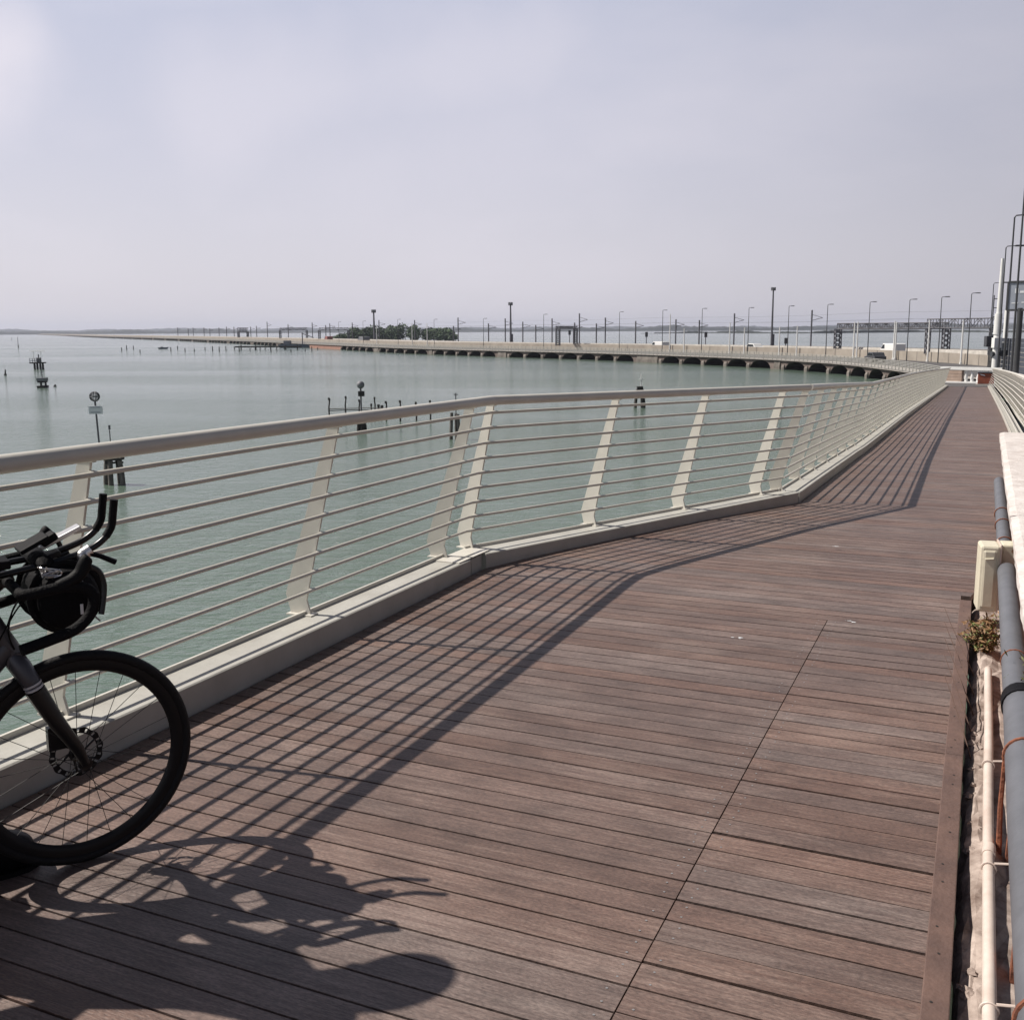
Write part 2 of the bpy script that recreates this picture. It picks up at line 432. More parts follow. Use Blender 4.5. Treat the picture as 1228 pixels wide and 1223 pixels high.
while e0 < 6.75:
    e1 = min(e0 + random.uniform(2.2, 2.9), 6.75)
    eb.hexa([(-0.040, e0 + .003, -0.03), (0.026, e0 + .003, -0.03), (0.026, e1, -0.03), (-0.040, e1, -0.03)],
            [(-0.040, e0 + .003, 0.006), (0.026, e0 + .003, 0.006), (0.026, e1, 0.006), (-0.040, e1, 0.006)])
    e0 = e1
eb.build('edge_board', M['edge_wood'], boardwalk, bevel=0.003)
sc = MB()
s = -2.6
while s < 5.9:
    for dn in (-0.045, 0.045):
        for q in (0.028, 0.083):
            if random.random() < 0.75:
                c = (JN + dn + random.uniform(-.006, .006), s + q, 0.0012)
                k = 8
                sc.add([(c[0] + .0035 * math.cos(2 * math.pi * i / k), c[1] + .0035 * math.sin(2 * math.pi * i / k), c[2]) for i in range(k)], [tuple(range(k))])
    s += PITCH
sc.build('screw_heads', M['screw'], boardwalk)
hol = MB()
s = -2.4
while s < 6.6:
    for q in (0, 0.11):
        c = (-0.010 + random.uniform(-.012, .012), s + q + random.uniform(-.02, .02), 0.0075)
        hol.add([(c[0] + .004 * math.cos(2 * math.pi * i / 8), c[1] + .004 * math.sin(2 * math.pi * i / 8), c[2]) for i in range(8)], [tuple(range(8))])
    s += 0.37
hol.build('screw_holes', M['dark_gap'], boardwalk)
dr = MB(); rd = random.Random(12)
for (x_, y_) in [(1020, 745), (882, 765), (1003, 655)]:
    p_ = gz(x_, y_, 0.0); c_ = (p_.dot(N2), p_.dot(D2))
    for q in range(rd.randint(1, 4)):
        cx_, cy_ = c_[0] + rd.uniform(-.03, .03), c_[1] + rd.uniform(-.02, .02); r0 = rd.uniform(.003, .012)
        k = 9
        dr.add([(cx_ + r0 * rd.uniform(.5, 1.5) * math.cos(2 * math.pi * i / k), cy_ + r0 * rd.uniform(.4, 1.0) * math.sin(2 * math.pi * i / k), 0.0022) for i in range(k)], [tuple(range(k))])
dr.build('droppings', M['sign_white'], boardwalk)
# underside: dark sheet, its colour stands for the shade in the plank gaps
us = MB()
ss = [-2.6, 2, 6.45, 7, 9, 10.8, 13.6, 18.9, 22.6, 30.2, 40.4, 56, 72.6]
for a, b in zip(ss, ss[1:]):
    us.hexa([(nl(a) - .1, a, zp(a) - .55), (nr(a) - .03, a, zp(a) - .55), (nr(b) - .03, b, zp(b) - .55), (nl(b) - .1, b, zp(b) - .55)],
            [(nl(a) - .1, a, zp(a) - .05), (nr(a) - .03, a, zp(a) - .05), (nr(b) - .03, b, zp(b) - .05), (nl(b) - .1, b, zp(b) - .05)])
us.build('gap_shade_sheet', M['dark_gap'], boardwalk)

# ------------------------------------------------------------------ railings
def out_vectors(path, side):
    o = []
    k = len(path)
    for i in range(k):
        def nrm(a, b):
            t = Vector((b[0] - a[0], b[1] - a[1], 0)).normalized()
            return Vector((-t.y, t.x, 0)) * side
        if i == 0: v = nrm(path[0], path[1])
        elif i == k - 1: v = nrm(path[-2], path[-1])
        else:
            a, b = nrm(path[i - 1], path[i]), nrm(path[i], path[i + 1])
            v = (a + b).normalized()
            v = v / max(0.5, v.dot(a))
        o.append(v)
    return o

RAILZ, RAILR, RAILO = 1.172, 0.033, -0.06
def inner(z):      # inner edge of the leaning post
    return 0.20 + (-0.04 - 0.20) * (z - 0.19) / (1.14 - 0.19)

def railing(label, path, posts, side=1, group='railings of the boardwalk', ext=None, o0=None, o1=None):
    """path: points on the inner bottom edge of the kerb; posts: list of (point, outward)"""
    root = thing('railing', label, 'railing', loc=path[0], group=group)
    inv = -Vector(path[0])
    P = [Vector(p) + inv for p in path]
    O = out_vectors(P, side)
    def shifted(i, o, z): return P[i] + O[i] * o + Vector((0, 0, z))
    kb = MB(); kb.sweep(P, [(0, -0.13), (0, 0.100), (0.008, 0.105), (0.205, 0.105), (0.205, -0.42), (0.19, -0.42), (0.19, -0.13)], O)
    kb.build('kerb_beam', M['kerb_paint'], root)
    PK, OK_ = P, O
    if ext is not None: P = P + [Vector(ext) + inv]; O = O + [O[-1]]
    if o0 is not None: O = [o0] + O[1:]
    if o1 is not None: O = O[:-1] + [o1]
    lp = MB(); lp.sweep(PK, [(0.2065, 0.06), (0.2065, 0.128), (0.220, 0.128), (0.220, 0.06)], OK_)
    lp.build('edge_strip', M['paint'], root)
    hr = MB(); hr.tube([shifted(i, RAILO, RAILZ) for i in range(len(P))], RAILR, 14)
    hr.build('handrail', M['paint'], root, smooth='auto')
    for k in range(9):
        z = 0.245 + 0.1055 * k
        b = MB(); b.tube([shifted(i, inner(z) - 0.018, z) for i in range(len(P))], 0.0105, 8)
        b.build('horizontal_bar', M['paint'], root, smooth='auto')
    for (p, o) in posts:
        p = Vector(p) + inv
        o = Vector(o)
        t = Vector((-o.y, o.x, 0)) * 0.006
        prof = [(0.175, 0.103), (0.200, 0.19), (-0.040, 1.142), (0.024, 1.142), (0.332, 0.215), (0.300, 0.103)]
        pm = MB()
        k = len(prof)
        vs = [p + o * a + Vector((0, 0, z)) - t for a, z in prof] + [p + o * a + Vector((0, 0, z)) + t for a, z in prof]
        pm.add(vs, [tuple(range(k)), tuple(reversed(range(k, 2 * k)))] + [(i, (i + 1) % k, k + (i + 1) % k, k + i) for i in range(k)])
        # little saddle plates that carry bars and rail
        for q in range(9):
            z = 0.245 + 0.1055 * q
            c = p + o * (inner(z) - 0.008) + Vector((0, 0, z))
            pm.tube([c + t * 2.2, c - t * 2.2], 0.0135, 8)
        c = p + o * -0.01 + Vector((0, 0, 1.14))
        pm.box(c, (0.09, 0.016, 0.012), math.atan2(o.y, o.x))
        pm.box(p + o * 0.235 + Vector((0, 0, 0.109)), (0.16, 0.07, 0.008), math.atan2(o.y, o.x))
        pm.build('post', M['paint'], root)
    return root

def WP(s, n): return W(s, n, zp(s))
def seg_posts(path, stations, side):
    """stations: distances along the s axis on the straight path of two points"""
    out = []
    O = out_vectors(path, side)
    for p in stations:
        # nearest segment
        for i in range(len(path) - 1):
            a, b = Vector(path[i]), Vector(path[i + 1])
            sa, sb = a.dot(D2), b.dot(D2)
            if sa <= p <= sb + 1e-6:
                q = a.lerp(b, (p - sa) / (sb - sa))
                t = (b - a); t.z = 0; t.normalize()
                out.append((q, Vector((-t.y, t.x, 0)) * side)); break
    return out

pathA = [W(-2.6, nl(-2.6), .06), W(1.0, nl(1.0), .045), W(3.3, nl(3.3), .028), W(6.20, nl(6.20), 0)]
stA = [-2.18, -0.5, 1.19, 2.873, 4.554, 6.20]
KN = WP(6.42, -3.085)
def mit(a, b, c):
    return out_vectors([a, b, c], 1)[1]
pathB = [WP(6.42, -3.085), WP(10.78, -1.64)]
MA = mit(pathA[-2], KN, pathB[1])
MB_ = mit(pathB[0], pathB[1], WP(18, -1.76))
near_rail = railing('nearest stretch of cream metal railing, from the left frame edge to the kerb joint', pathA, seg_posts(pathA, stA, 1), ext=KN, o1=MA)
stB = [6.47, 7.82, 9.06, 10.38]
mid_rail = railing('short cream railing stretch slanting right after the kerb joint', pathB, seg_posts(pathB, stB, 1), o0=MA, o1=MB_)
jc = MB()
a = W(6.235, nl(6.235) , 0.0); b = W(6.40, nl(6.40), 0.0)
O = out_vectors([a, b], 1)
jc.sweep([a, b], [(0.012, -0.1), (0.012, 0.100), (0.19, 0.100), (0.19, -0.1)], O)
jo = jc.build('joint_block', M['kerb_paint'], mid_rail)
jo.matrix_parent_inverse = Matrix.Translation(-Vector(pathB[0]))
cp = MB()
a = W(6.05, nl(6.05), 0.0); b = W(6.52, nl(6.45) + .01, 0.0)
O = out_vectors([a, b], 1)
cp.sweep([a, b], [(0.015, 0.107), (0.015, 0.113), (0.2, 0.113), (0.2, 0.107)], O)
jo = cp.build('joint_plate', M['paint'], mid_rail)
jo.matrix_parent_inverse = Matrix.Translation(-Vector(pathB[0]))
# far stretch
stC = [10.86 + 1.33 * k for k in range(47)]
sC = sorted(set([10.80] + [10.80 + 1.33 * k for k in range(1, 47)] + [72.6]))
pathC = [WP(x, nl(x) if x > 10.81 else -1.63) for x in sC]
far_rail = railing('long far stretch of cream railing sloping down beside the water', pathC, seg_posts(pathC, stC, 1), o0=MB_)
sD = [12.2 + 1.33 * k for k in range(46)]
pathD = [WP(x, nr(x)) for x in sD]
right_rail = railing('cream railing on the right side of the boardwalk beyond the white stone', pathD, seg_posts(pathD, [x + .02 for x in sD[:-1]], -1))

# ------------------------------------------------------------------ right side: ledge, pipes, box, stone
def along(name, m, s0, s1, n, z, r, parent=None, nseg=1, seg=12, jit=0.0):
    b = MB()
    pts = []
    for i in range(nseg + 1):
        t = s0 + (s1 - s0) * i / nseg
        pts.append(W(t, n + (random.uniform(-jit, jit)), z + random.uniform(-jit, jit)))
    b.tube(pts, r, seg)
    return b.build(name, m, parent, smooth='auto')

# ledge of old masonry under the pipes
lg = MB()
ns = 150
rows = [(0.030, -0.085), (0.048, -0.058), (0.066, -0.046), (0.085, -0.04), (0.11, -0.042), (0.135, -0.05), (0.17, -0.06), (0.24, -0.06), (0.5, -0.07), (1.0, -0.07)]
vs = []; fs = []
for i in range(ns + 1):
    t = -2.6 + 13.4 * i / ns
    for j, (n_, z_) in enumerate(rows):
        n_ = max(n_, nr(t) + .02) + j * .001 if t > 6.8 else n_
        z_ = z_ + (zp(t) - .05 if t > 6.8 else 0)
        vs.append(W(t + random.uniform(-.03, .03), n_ + random.uniform(-.007, .007), z_ + random.uniform(-.007, .007) + .012 * math.sin(t * 5.1 + n_ * 30) * math.sin(t * 2.3)))
for i in range(ns):
    for j in range(len(rows) - 1):
        k = len(rows)
        fs.append((i * k + j, i * k + j + 1, (i + 1) * k + j + 1, (i + 1) * k + j))
lg.add(vs, fs)
lg.sweep([W(-2.6, 0, 0), W(6.8, 0, 0)], [(-1.0, -0.15), (-1.0, -4.6), (-0.04, -4.6), (-0.04, -0.15)], [-N2 * 1.0, -N2 * 1.0])
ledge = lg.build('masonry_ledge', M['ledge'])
tag(ledge, 'crumbling masonry ledge in the gap right of the boardwalk edge', 'wall')
# debris on the ledge
for i in range(30):
    st = MB()
    t = random.uniform(1.4, 4.6); n_ = random.uniform(0.04, 0.085)
    c = W(t, n_, -0.045)
    k = random.uniform(0.008, 0.024)
    st.sphere((0, 0, 0), k, 7, 5, (1, random.uniform(.7, 1.3), .7))
    st.v = [(v[0] * random.uniform(.6, 1.4), v[1] * random.uniform(.6, 1.4), v[2] * random.uniform(.6, 1.2)) for v in st.v]
    o = st.build('rubble_stone', M['ledge'])
    o.location = c
    tag(o, 'small stone lying on the masonry ledge between boardwalk edge and white pipe', 'stone', 'loose stones on the ledge')

wp = thing('white_pipe', 'thin white water pipe running along the ledge beside the boardwalk edge', 'pipe', W(1.0, 0.115, -0.02))
def rel(o, root): o.matrix_parent_inverse = Matrix.Translation(-root.location)
o = along('pipe_run', M['pipe_white'], -2.5, 5.45, 0.118, -0.02, 0.0175, wp, 10, 14, 0.004); rel(o, wp)
for t in (1.75, 2.25, 2.6, 3.35, 4.2):
    cl = MB(); cl.tube([W(t, 0.115 + .021 * math.cos(a), -0.02 + .021 * math.sin(a)) for a in [2 * math.pi * k / 14 for k in range(14)]], 0.0035, 6, closed=True)
    cl.tube([W(t, 0.13, 0.0), W(t, 0.19, 0.01)], 0.004, 6)
    o = cl.build('pipe_clip', M['pipe_white'], wp, smooth='auto'); rel(o, wp)
    cc = MB(); cc.tube([W(t + .09, 0.115, -0.02), W(t + .15, 0.117, -0.02)], 0.0205, 14)
    if t in (2.25, 3.35):
        o = cc.build('pipe_joint', M['pipe_white'], wp, smooth='auto'); rel(o, wp)

# big grey conduits with rusty brackets
cn = thing('cable_conduit', 'thick grey cable conduit nearest the camera, black-rimmed end by the bush', 'conduit', W(1.0, 0.185, 0.28), group='grey conduits on the right')
o = along('pipe_run', M['pipe_grey'], -2.5, 4.05, 0.207, 0.28, 0.064, cn, 6, 20, 0.002); rel(o, cn)
cl = MB(); cl.tube([W(4.04, 0.207, 0.28), W(4.13, 0.207, 0.28)], 0.070, 20)
o = cl.build('end_collar', M['black_rub'], cn, smooth='auto'); rel(o, cn)
for t in (2.12, 3.55):
    bk = MB()
    arc = [W(t, 0.207 + .067 * math.cos(a), 0.28 + .067 * math.sin(a)) for a in [R(-20) + R(220) * k / 14 for k in range(15)]]
    bk.tube(arc, 0.006, 6)
    bk.tube([arc[-1], W(t, 0.142, 0.1), W(t, 0.150, -0.12)], [0.007, 0.008, 0.010], 6)
    bk.tube([arc[0], W(t, 0.26, -0.12)], 0.008, 6)
    o = bk.build('strap_bracket', M['rust'], cn, smooth='auto'); rel(o, cn)
bk = MB(); bk.hexa([W(-2.4, .172, .19), W(-2.4, .186, .19), W(4.0, .186, .19), W(4.0, .172, .19)], [W(-2.4, .172, .215), W(-2.4, .186, .215), W(4.0, .186, .215), W(4.0, .172, .215)])
for t in (-1.2, -.2, .7, 1.35, 2.05, 2.8, 3.5):
    bk.hexa([W(t, .165, -.14), W(t, .180, -.14), W(t + .05, .180, -.14), W(t + .05, .165, -.14)], [W(t, .172, .19), W(t, .184, .19), W(t + .05, .184, .19), W(t + .05, .172, .19)])
o = bk.build('carrier_rail', M['rust'], cn); rel(o, cn)
cu = thing('cable_conduit', 'thinner grey conduit passing behind the cream junction box under the white stone', 'conduit', W(4.1, 0.175, 0.28), group='grey conduits on the right')
o = along('pipe_run', M['pipe_grey'], 4.10, 6.40, 0.195, 0.28, 0.05, cu, 1, 18); rel(o, cu)
o = along('pipe_run', M['pipe_grey'], 6.6, 10.2, 0.195, 0.28, 0.046, cu, 1, 18); rel(o, cu)
for t in (4.62, 7.2, 7.9, 8.4):
    cl = MB(); cl.tube([W(t, 0.195 + .051 * math.cos(a), 0.28 + .051 * math.sin(a)) for a in [2 * math.pi * k / 16 for k in range(16)]], 0.004, 6, closed=True)
    o = cl.build('pipe_band', M['rust'], cu, smooth='auto'); rel(o, cu)

# junction box
jb = thing('junction_box', 'cream electric junction box with rust stains at the boardwalk edge', 'electric box', W(6.45, 0.15, 0.03), -AX + R(6))
jb.scale = (1.12, 1.12, 0.98)
b = MB(); b.box((0.07, 0.06, 0.20), (0.125, 0.12, 0.40)); b.build('housing', M['box_cream'], jb, bevel=0.012)
b = MB(); b.box((-0.045, 0.03, 0.20), (0.095, 0.16, 0.395)); b.box((-0.047, 0.03, 0.20), (0.07, 0.172, 0.35)); b.build('lid', M['box_cream'], jb, bevel=0.014)
b = MB(); b.box((0.0035, 0.04, 0.202), (0.008, 0.17, 0.405)); b.build('seal', M['pipe_white'], jb, bevel=0.002)
b = MB(); b.tube([(0.085, -0.002, 0.255), (0.085, -0.010, 0.255)], 0.028, 18); b.build('knockout_plug', M['rust'], jb, smooth='auto')
b = MB(); b.tube([(0.085, -0.009, 0.255), (0.085, -0.013, 0.255)], 0.017, 16); b.build('plug_cap', M['box_stain'], jb, smooth='auto')
b = MB(); b.tube([(-0.022, -0.046, 0.33), (-0.022, -0.052, 0.33)], 0.005, 8); b.tube([(-0.07, -0.058, 0.32), (-0.03, -0.058, 0.325)], 0.006, 6); b.build('lid_catch', M['box_cream'], jb)
b = MB()
b.add([(0.06, -0.0015, 0.375), (0.12, -0.0015, 0.378), (0.123, -0.0015, 0.355), (0.10, -0.0015, 0.345), (0.075, -0.0015, 0.335), (0.055, -0.0015, 0.36)], [tuple(range(6))])
b.build('rust_stain', M['box_stain'], jb)

# white stone coping on a brick parapet
cs = thing('stone_coping', 'rough white stone coping slab at the right edge of the photo', 'coping stone', W(4.0, 0.17, 0.5))
def rough_slab(s0, s1, n0, n1, z0, z1, ns=26, nn=6):
    b = MB(); vs = []; k = nn + 1
    for i in range(ns + 1):
        for j in range(nn + 1):
            e = (random.uniform(-.004, .004), random.uniform(-.004, .004))
            n_ = n0 + (n1 - n0) * (j / nn) ** 1.6
            vs.append(W(s0 + (s1 - s0) * i / ns + e[0], n_ + e[1], z1 + random.uniform(-.003, .003) - (0.012 if j == 0 else 0) - (0.01 if i in (0, ns) else 0)))
    nb = len(vs)
    for i in range(ns + 1):
        for j in range(nn + 1):
            vs.append(W(s0 + (s1 - s0) * i / ns, n0 + (n1 - n0) * (j / nn) ** 1.6 + random.uniform(-.003, .003), z0))
    fs = []
    for i in range(ns):
        for j in range(nn):
            q = (i * k + j, i * k + j + 1, (i + 1) * k + j + 1, (i + 1) * k + j)
            fs.append(q); fs.append(tuple(nb + v for v in reversed(q)))
    for i in range(ns):
        fs.append((i * k, (i + 1) * k, nb + (i + 1) * k, nb + i * k)); fs.append((i * k + nn, nb + i * k + nn, nb + (i + 1) * k + nn, (i + 1) * k + nn))
    for j in range(nn):
        fs.append((j, nb + j, nb + j + 1, j + 1)); fs.append((ns * k + j, ns * k + j + 1, nb + ns * k + j + 1, nb + ns * k + j))
    return b.add(vs, fs)
o = rough_slab(4.52, 7.1, 0.212, 0.95, 0.44, 0.50).build('slab', M['stone'], cs); rel(o, cs)
o = rough_slab(7.12, 12.8, 0.208, 0.95, 0.44, 0.50).build('slab', M['stone'], cs); rel(o, cs)
wl = MB(); wl.hexa([W(4.2, .32, -.14), W(4.2, .9, -.14), W(11.5, .9, -.14), W(11.5, .32, -.14)], [W(4.2, .32, .44), W(4.2, .9, .44), W(11.5, .9, .44), W(11.5, .32, .44)])
o = wl.build('parapet_wall', M['brick_red'], cs); rel(o, cs)

def bush(name, label, c, r, h, nleaf, ntwig, mix=0.5):
    root = thing(name, label, 'plant', c)
    tw = MB(); lf = MB(); lr = MB()
    for i in range(ntwig):
        a = random.uniform(0, 2 * math.pi); e = random.uniform(0.2, 1.2)
        L = random.uniform(.5, 1.15)
        p = [Vector((0, 0, 0))]
        dirv = Vector((math.cos(a) * math.sin(e) * r, math.sin(a) * math.sin(e) * r, math.cos(e) * h)) * L
        for k in range(1, 5):
            p.append(dirv * (k / 4) + Vector((random.uniform(-1, 1), random.uniform(-1, 1), random.uniform(-1, 1))) * r * 0.07)
        tw.tube(p, [.0022, .0018, .0014, .001, .0007], 5)
        for k in range(nleaf // ntwig):
            t = random.uniform(.25, 1.05)
            q = dirv * t + Vector((random.gauss(0, 1), random.gauss(0, 1), random.gauss(0, 1))) * r * 0.11
            sz = random.uniform(.005, .014)
            u = Vector((random.gauss(0, 1), random.gauss(0, 1), random.gauss(0, 1))).normalized()
            v = u.orthogonal().normalized()
            (lr if random.random() < mix else lf).add([q - u * sz * 1.6, q + v * sz * .5, q + u * sz * 1.6, q - v * sz * .5], [(0, 1, 2, 3)])
    tw.build('stems', M['twig'], root)
    lf.build('green_leaves', M['leaf_green'], root)
    lr.build('dry_leaves', M['leaf_rust'], root)
    return root
bush('weed_plant', 'scrubby weed with dry reddish twigs growing at the foot of the junction box', W(5.85, 0.09, -0.05), 0.13, 0.20, 1500, 46, 0.62)
bush('weed_plant', 'yellowish weed bush growing at the near end of the white stone', W(4.32, 0.32, 0.16), 0.17, 0.26, 2200, 56, 0.45)
bush('weed_plant', 'tiny green sprout on the white pipe near the lower right corner', W(2.2, 0.150, 0.0), 0.03, 0.05, 90, 10, 0.1)
tw = MB()
for k in range(5):
    a = W(3.6 + .25 * k, 0.08, -0.1)
    a = W(4.3 + .28 * k, 0.06, -0.06)
    tw.tube([a, W(4.4 + .25 * k, 0.02, 0.03), W(4.6 + .3 * k, -0.03 - .01 * k, 0.10), W(4.75 + .3 * k, -0.07 - .01 * k, 0.15)], [.003, .0024, .0018, .001], 5)
    continue
    tw.tube([a, W(3.75 + .25 * k, 0.03 - .02 * k, 0.02), W(3.9 + .3 * k, -0.02 - .02 * k, 0.10), W(4.0 + .3 * k, -0.05 - .02 * k, 0.16)], [.003, .0024, .0018, .001], 5)
o = tw.build('dry_twig', M['twig'])
tag(o, 'bare dry twigs leaning out over the boardwalk edge', 'twigs')

sp = thing('stone_parapet', 'pale stone parapet of the old bridge running behind the right railing', 'parapet', W(13, 1.3, -.2))
for k in range(10):
    a, c = 13.0 + 6 * k + .01, 13.0 + 6 * (k + 1) - .01
    b = MB(); b.hexa([W(a, 1.36, zp(a) - .7), W(a, 1.6, zp(a) - .7), W(c, 1.6, zp(c) - .7), W(c, 1.36, zp(c) - .7)], [W(a, 1.36, zp(a) + .84), W(a, 1.6, zp(a) + .84), W(c, 1.6, zp(c) + .84), W(c, 1.36, zp(c) + .84)])
    o = b.build('wall_block', M['stone2'], sp); rel(o, sp)
    b = MB(); b.hexa([W(a, 1.30, zp(a) + .842), W(a, 1.66, zp(a) + .842), W(c, 1.66, zp(c) + .842), W(c, 1.30, zp(c) + .842)], [W(a, 1.30, zp(a) + .98), W(a, 1.66, zp(a) + .98), W(c, 1.66, zp(c) + .98), W(c, 1.30, zp(c) + .98)])
    o = b.build('coping', M['stone'], sp, bevel=.01); rel(o, sp)

# ------------------------------------------------------------------ bicycle
FW = R(90) - R(52.5)
BC = (-1.345, 3.058, 0.0)
bike = thing('bicycle', 'black touring bicycle with aero bars, front wheel in view at the left', 'bicycle', BC, FW)
bike.rotation_euler = (R(2.5), 0, FW)
def B(u, h, w=0.0): return Vector((u, -w, h))
def wheel(u0):
    hub = B(u0, 0.345)
    def ring(name, r0, pts, m, parent, n=72):
        b = MB(); k = len(pts); vs = []
        for i in range(n):
            a = 2 * math.pi * i / n
            for (dr, w) in pts:
                vs.append(hub + Vector((math.cos(a) * (r0 + dr), w, math.sin(a) * (r0 + dr))))
        fs = [(i * k + j, i * k + (j + 1) % k, ((i + 1) % n) * k + (j + 1) % k, ((i + 1) % n) * k + j) for i in range(n) for j in range(k)]
        b.add(vs, fs)
        return b.build(name, m, parent, smooth='auto')
    hb = MB(); hb.tube([hub + Vector((0, -.05, 0)), hub + Vector((0, -.045, 0)), hub + Vector((0, -.03, 0)), hub + Vector((0, .03, 0)), hub + Vector((0, .045, 0)), hub + Vector((0, .05, 0))], [.012, .022, .013, .013, .026, .012], 16)
    root = MB()
    tyre = [(0.016 * math.cos(2 * math.pi * j / 12), 0.0175 * math.sin(2 * math.pi * j / 12)) for j in range(12)]
    tw_ = ring('wheel', 0.329, tyre, M['black_tyre'], bike)
    tw_.name = 'wheel'
    ring('rim', 0.300, [(0.016, -.0105), (0.016, .0105), (0.0, .0115), (-0.016, .007), (-.021, 0), (-0.016, -.007), (0, -.0115)], M['rim'], tw_)
    hb.build('hub', M['black_metal'], tw_, smooth='auto')
    sp = MB()
    for k in range(24):
        a = 2 * math.pi * k / 24
        side = .032 if k % 2 else -.032
        off = R(75) * (1 if (k // 2) % 2 else -1)
        p0 = hub + Vector((math.cos(a + off) * .02, side, math.sin(a + off) * .02))
        p1 = hub + Vector((math.cos(a) * .282, 0, math.sin(a) * .282))
        sp.tube([p0, p1], 0.0011, 5, cap=False)
    sp.build('spokes', M['spoke'], tw_)
    # wavy drilled disc rotor on the left side
    rt = MB(); n = 72
    y = 0.052
    for i in range(n):
        a0, a1 = 2 * math.pi * i / n, 2 * math.pi * (i + 1) / n
        def rr(a): return .0805 + .0022 * math.sin(a * 12)
        hole = i % 4 == 0
        ro0, ro1 = rr(a0), rr(a1)
        bands = [(.062, .066), (.077, None)] if hole else [(.062, None)]
        for (ri, ro) in bands:
            o0, o1 = (ro or ro0), (ro or ro1)
            P = [(ri, a0), (o0, a0), (o1, a1), (ri, a1)]
            b_ = [hub + Vector((math.cos(t) * r_, y, math.sin(t) * r_)) for r_, t in P]
            t_ = [hub + Vector((math.cos(t) * r_, y + .002, math.sin(t) * r_)) for r_, t in P]
            rt.hexa(b_, t_)
    for k in range(6):
        a = 2 * math.pi * k / 6
        rt.tube([hub + Vector((math.cos(a) * .02, y, math.sin(a) * .02)), hub + Vector((math.cos(a + .5) * .064, y, math.sin(a + .5) * .064))], .004, 5)
    rt.build('disc_rotor', M['black_metal'], tw_)
    return tw_
wheel(0.0)
wheel(-1.03)
# fork
fk = MB()
for w in (-.052, .052):
    fk.tube([B(0, .345, w), B(-.02, .40, w * 1.02), B(-.075, .50, w * .95), B(-.125, .61, w * .80)], [.011, .0165, .022, .026], 12, flat=1.1)
fk.build('fork', M['black_metal'], bike, smooth='auto')
fc = MB()
for w in (-.052, .052):
    fc.tube([B(-.133, .632, w * .76), B(-.158, .685, w * .55), B(-.172, .712, w * .2)], [.027, .031, .028], 12)
fc.tube([B(-.165, .700, -.035), B(-.165, .700, .035)], .029, 12)
fc.build('fork_crown', M['frame_grey'], bike, smooth='auto')
st = MB()
for w in (-.052, .052):
    st.tube([B(-.1262, .614, w * .795), B(-.1285, .620, w * .785)], .0272, 12)
    st.tube([B(-.1305, .6255, w * .775), B(-.1328, .6315, w * .762)], .0275, 12)
st.build('fork_stripe', M['stripe'], bike, smooth='auto')
cal = MB(); cal.box(B(-.055, .405, -.062), (.05, .03, .075)); cal.tube([B(-.06, .43, -.06), B(-.095, .50, -.07), B(-.14, .62, -.06), B(-.17, .72, -.03)], .0028, 6)
cal.build('brake_caliper', M['black_metal'], bike, bevel=.004)
fr = MB()
fr.tube([B(-.172, .715), B(-.230, .845)], [.034, .028], 14)
fr.tube([B(-.185, .745), B(-.615, .285)], [.036, .03], 14)
fr.tube([B(-.222, .825), B(-.765, .79)], [.022, .017], 12)
fr.tube([B(-.60, .275), B(-.79, .85)], [.02, .016], 12)
for w in (-.06, .06):
    fr.tube([B(-.765, .79, w * .2), B(-1.03, .345, w)], [.009, .008], 8)
    fr.tube([B(-.60, .275, w * .6), B(-1.03, .345, w)], [.011, .009], 8)
fr.build('frame', M['frame_grey'], bike, smooth='auto')
sd = MB()
sd.tube([B(-.79, .85), B(-.83, .985)], .0135, 10)
sd.build('seat_post', M['black_metal'], bike, smooth='auto')
sd = MB()
rows = [(-.98, .062, 1.0), (-.94, .075, 1.005), (-.88, .055, 1.0), (-.80, .030, .995), (-.71, .018, .99)]
vs = []; fs = []
for (u, hw, h) in rows:
    vs += [B(u, h - .025, -hw * .8), B(u, h, -hw), B(u, h + .012, 0), B(u, h, hw), B(u, h - .025, hw * .8)]
for i in range(len(rows) - 1):
    for j in range(5): fs.append((i * 5 + j, i * 5 + (j + 1) % 5, (i + 1) * 5 + (j + 1) % 5, (i + 1) * 5 + j))
fs += [tuple(range(5)), tuple(range(20, 25))]
sd.add(vs, fs); sd.build('saddle', M['black_rub'], bike, smooth='auto', bevel=.006)
cr = MB()
cr.tube([B(-.60, .275, -.07), B(-.60, .275, .075)], .018, 10)
cr.tube([B(-.60, .275, .078), B(-.72, .16, .088)], [.014, .011], 8); cr.tube([B(-.60, .275, -.078), B(-.48, .39, -.088)], [.014, .011], 8)
for i in range(40):
    a0, a1 = 2 * math.pi * i / 40, 2 * math.pi * (i + 1) / 40
    cr.hexa([B(-.60 + math.cos(t) * r_, .275 + math.sin(t) * r_, .048) for r_, t in ((.08, a0), (.095, a0), (.095, a1), (.08, a1))],
            [B(-.60 + math.cos(t) * r_, .275 + math.sin(t) * r_, .052) for r_, t in ((.08, a0), (.095, a0), (.095, a1), (.08, a1))])
cr.box(B(-.72, .16, .13), (.085, .075, .02)); cr.box(B(-.48, .39, -.13), (.085, .075, .02))
cr.build('crankset', M['black_metal'], bike)
fb = MB()
fb.hexa([B(-.27, .74, .028), B(-.27, .74, -.028), B(-.62, .36, -.028), B(-.62, .36, .028)], [B(-.29, .79, .028), B(-.29, .79, -.028), B(-.735, .765, -.028), B(-.735, .765, .028)])
fb.build('frame_bag', M['fabric'], bike, bevel=.02)
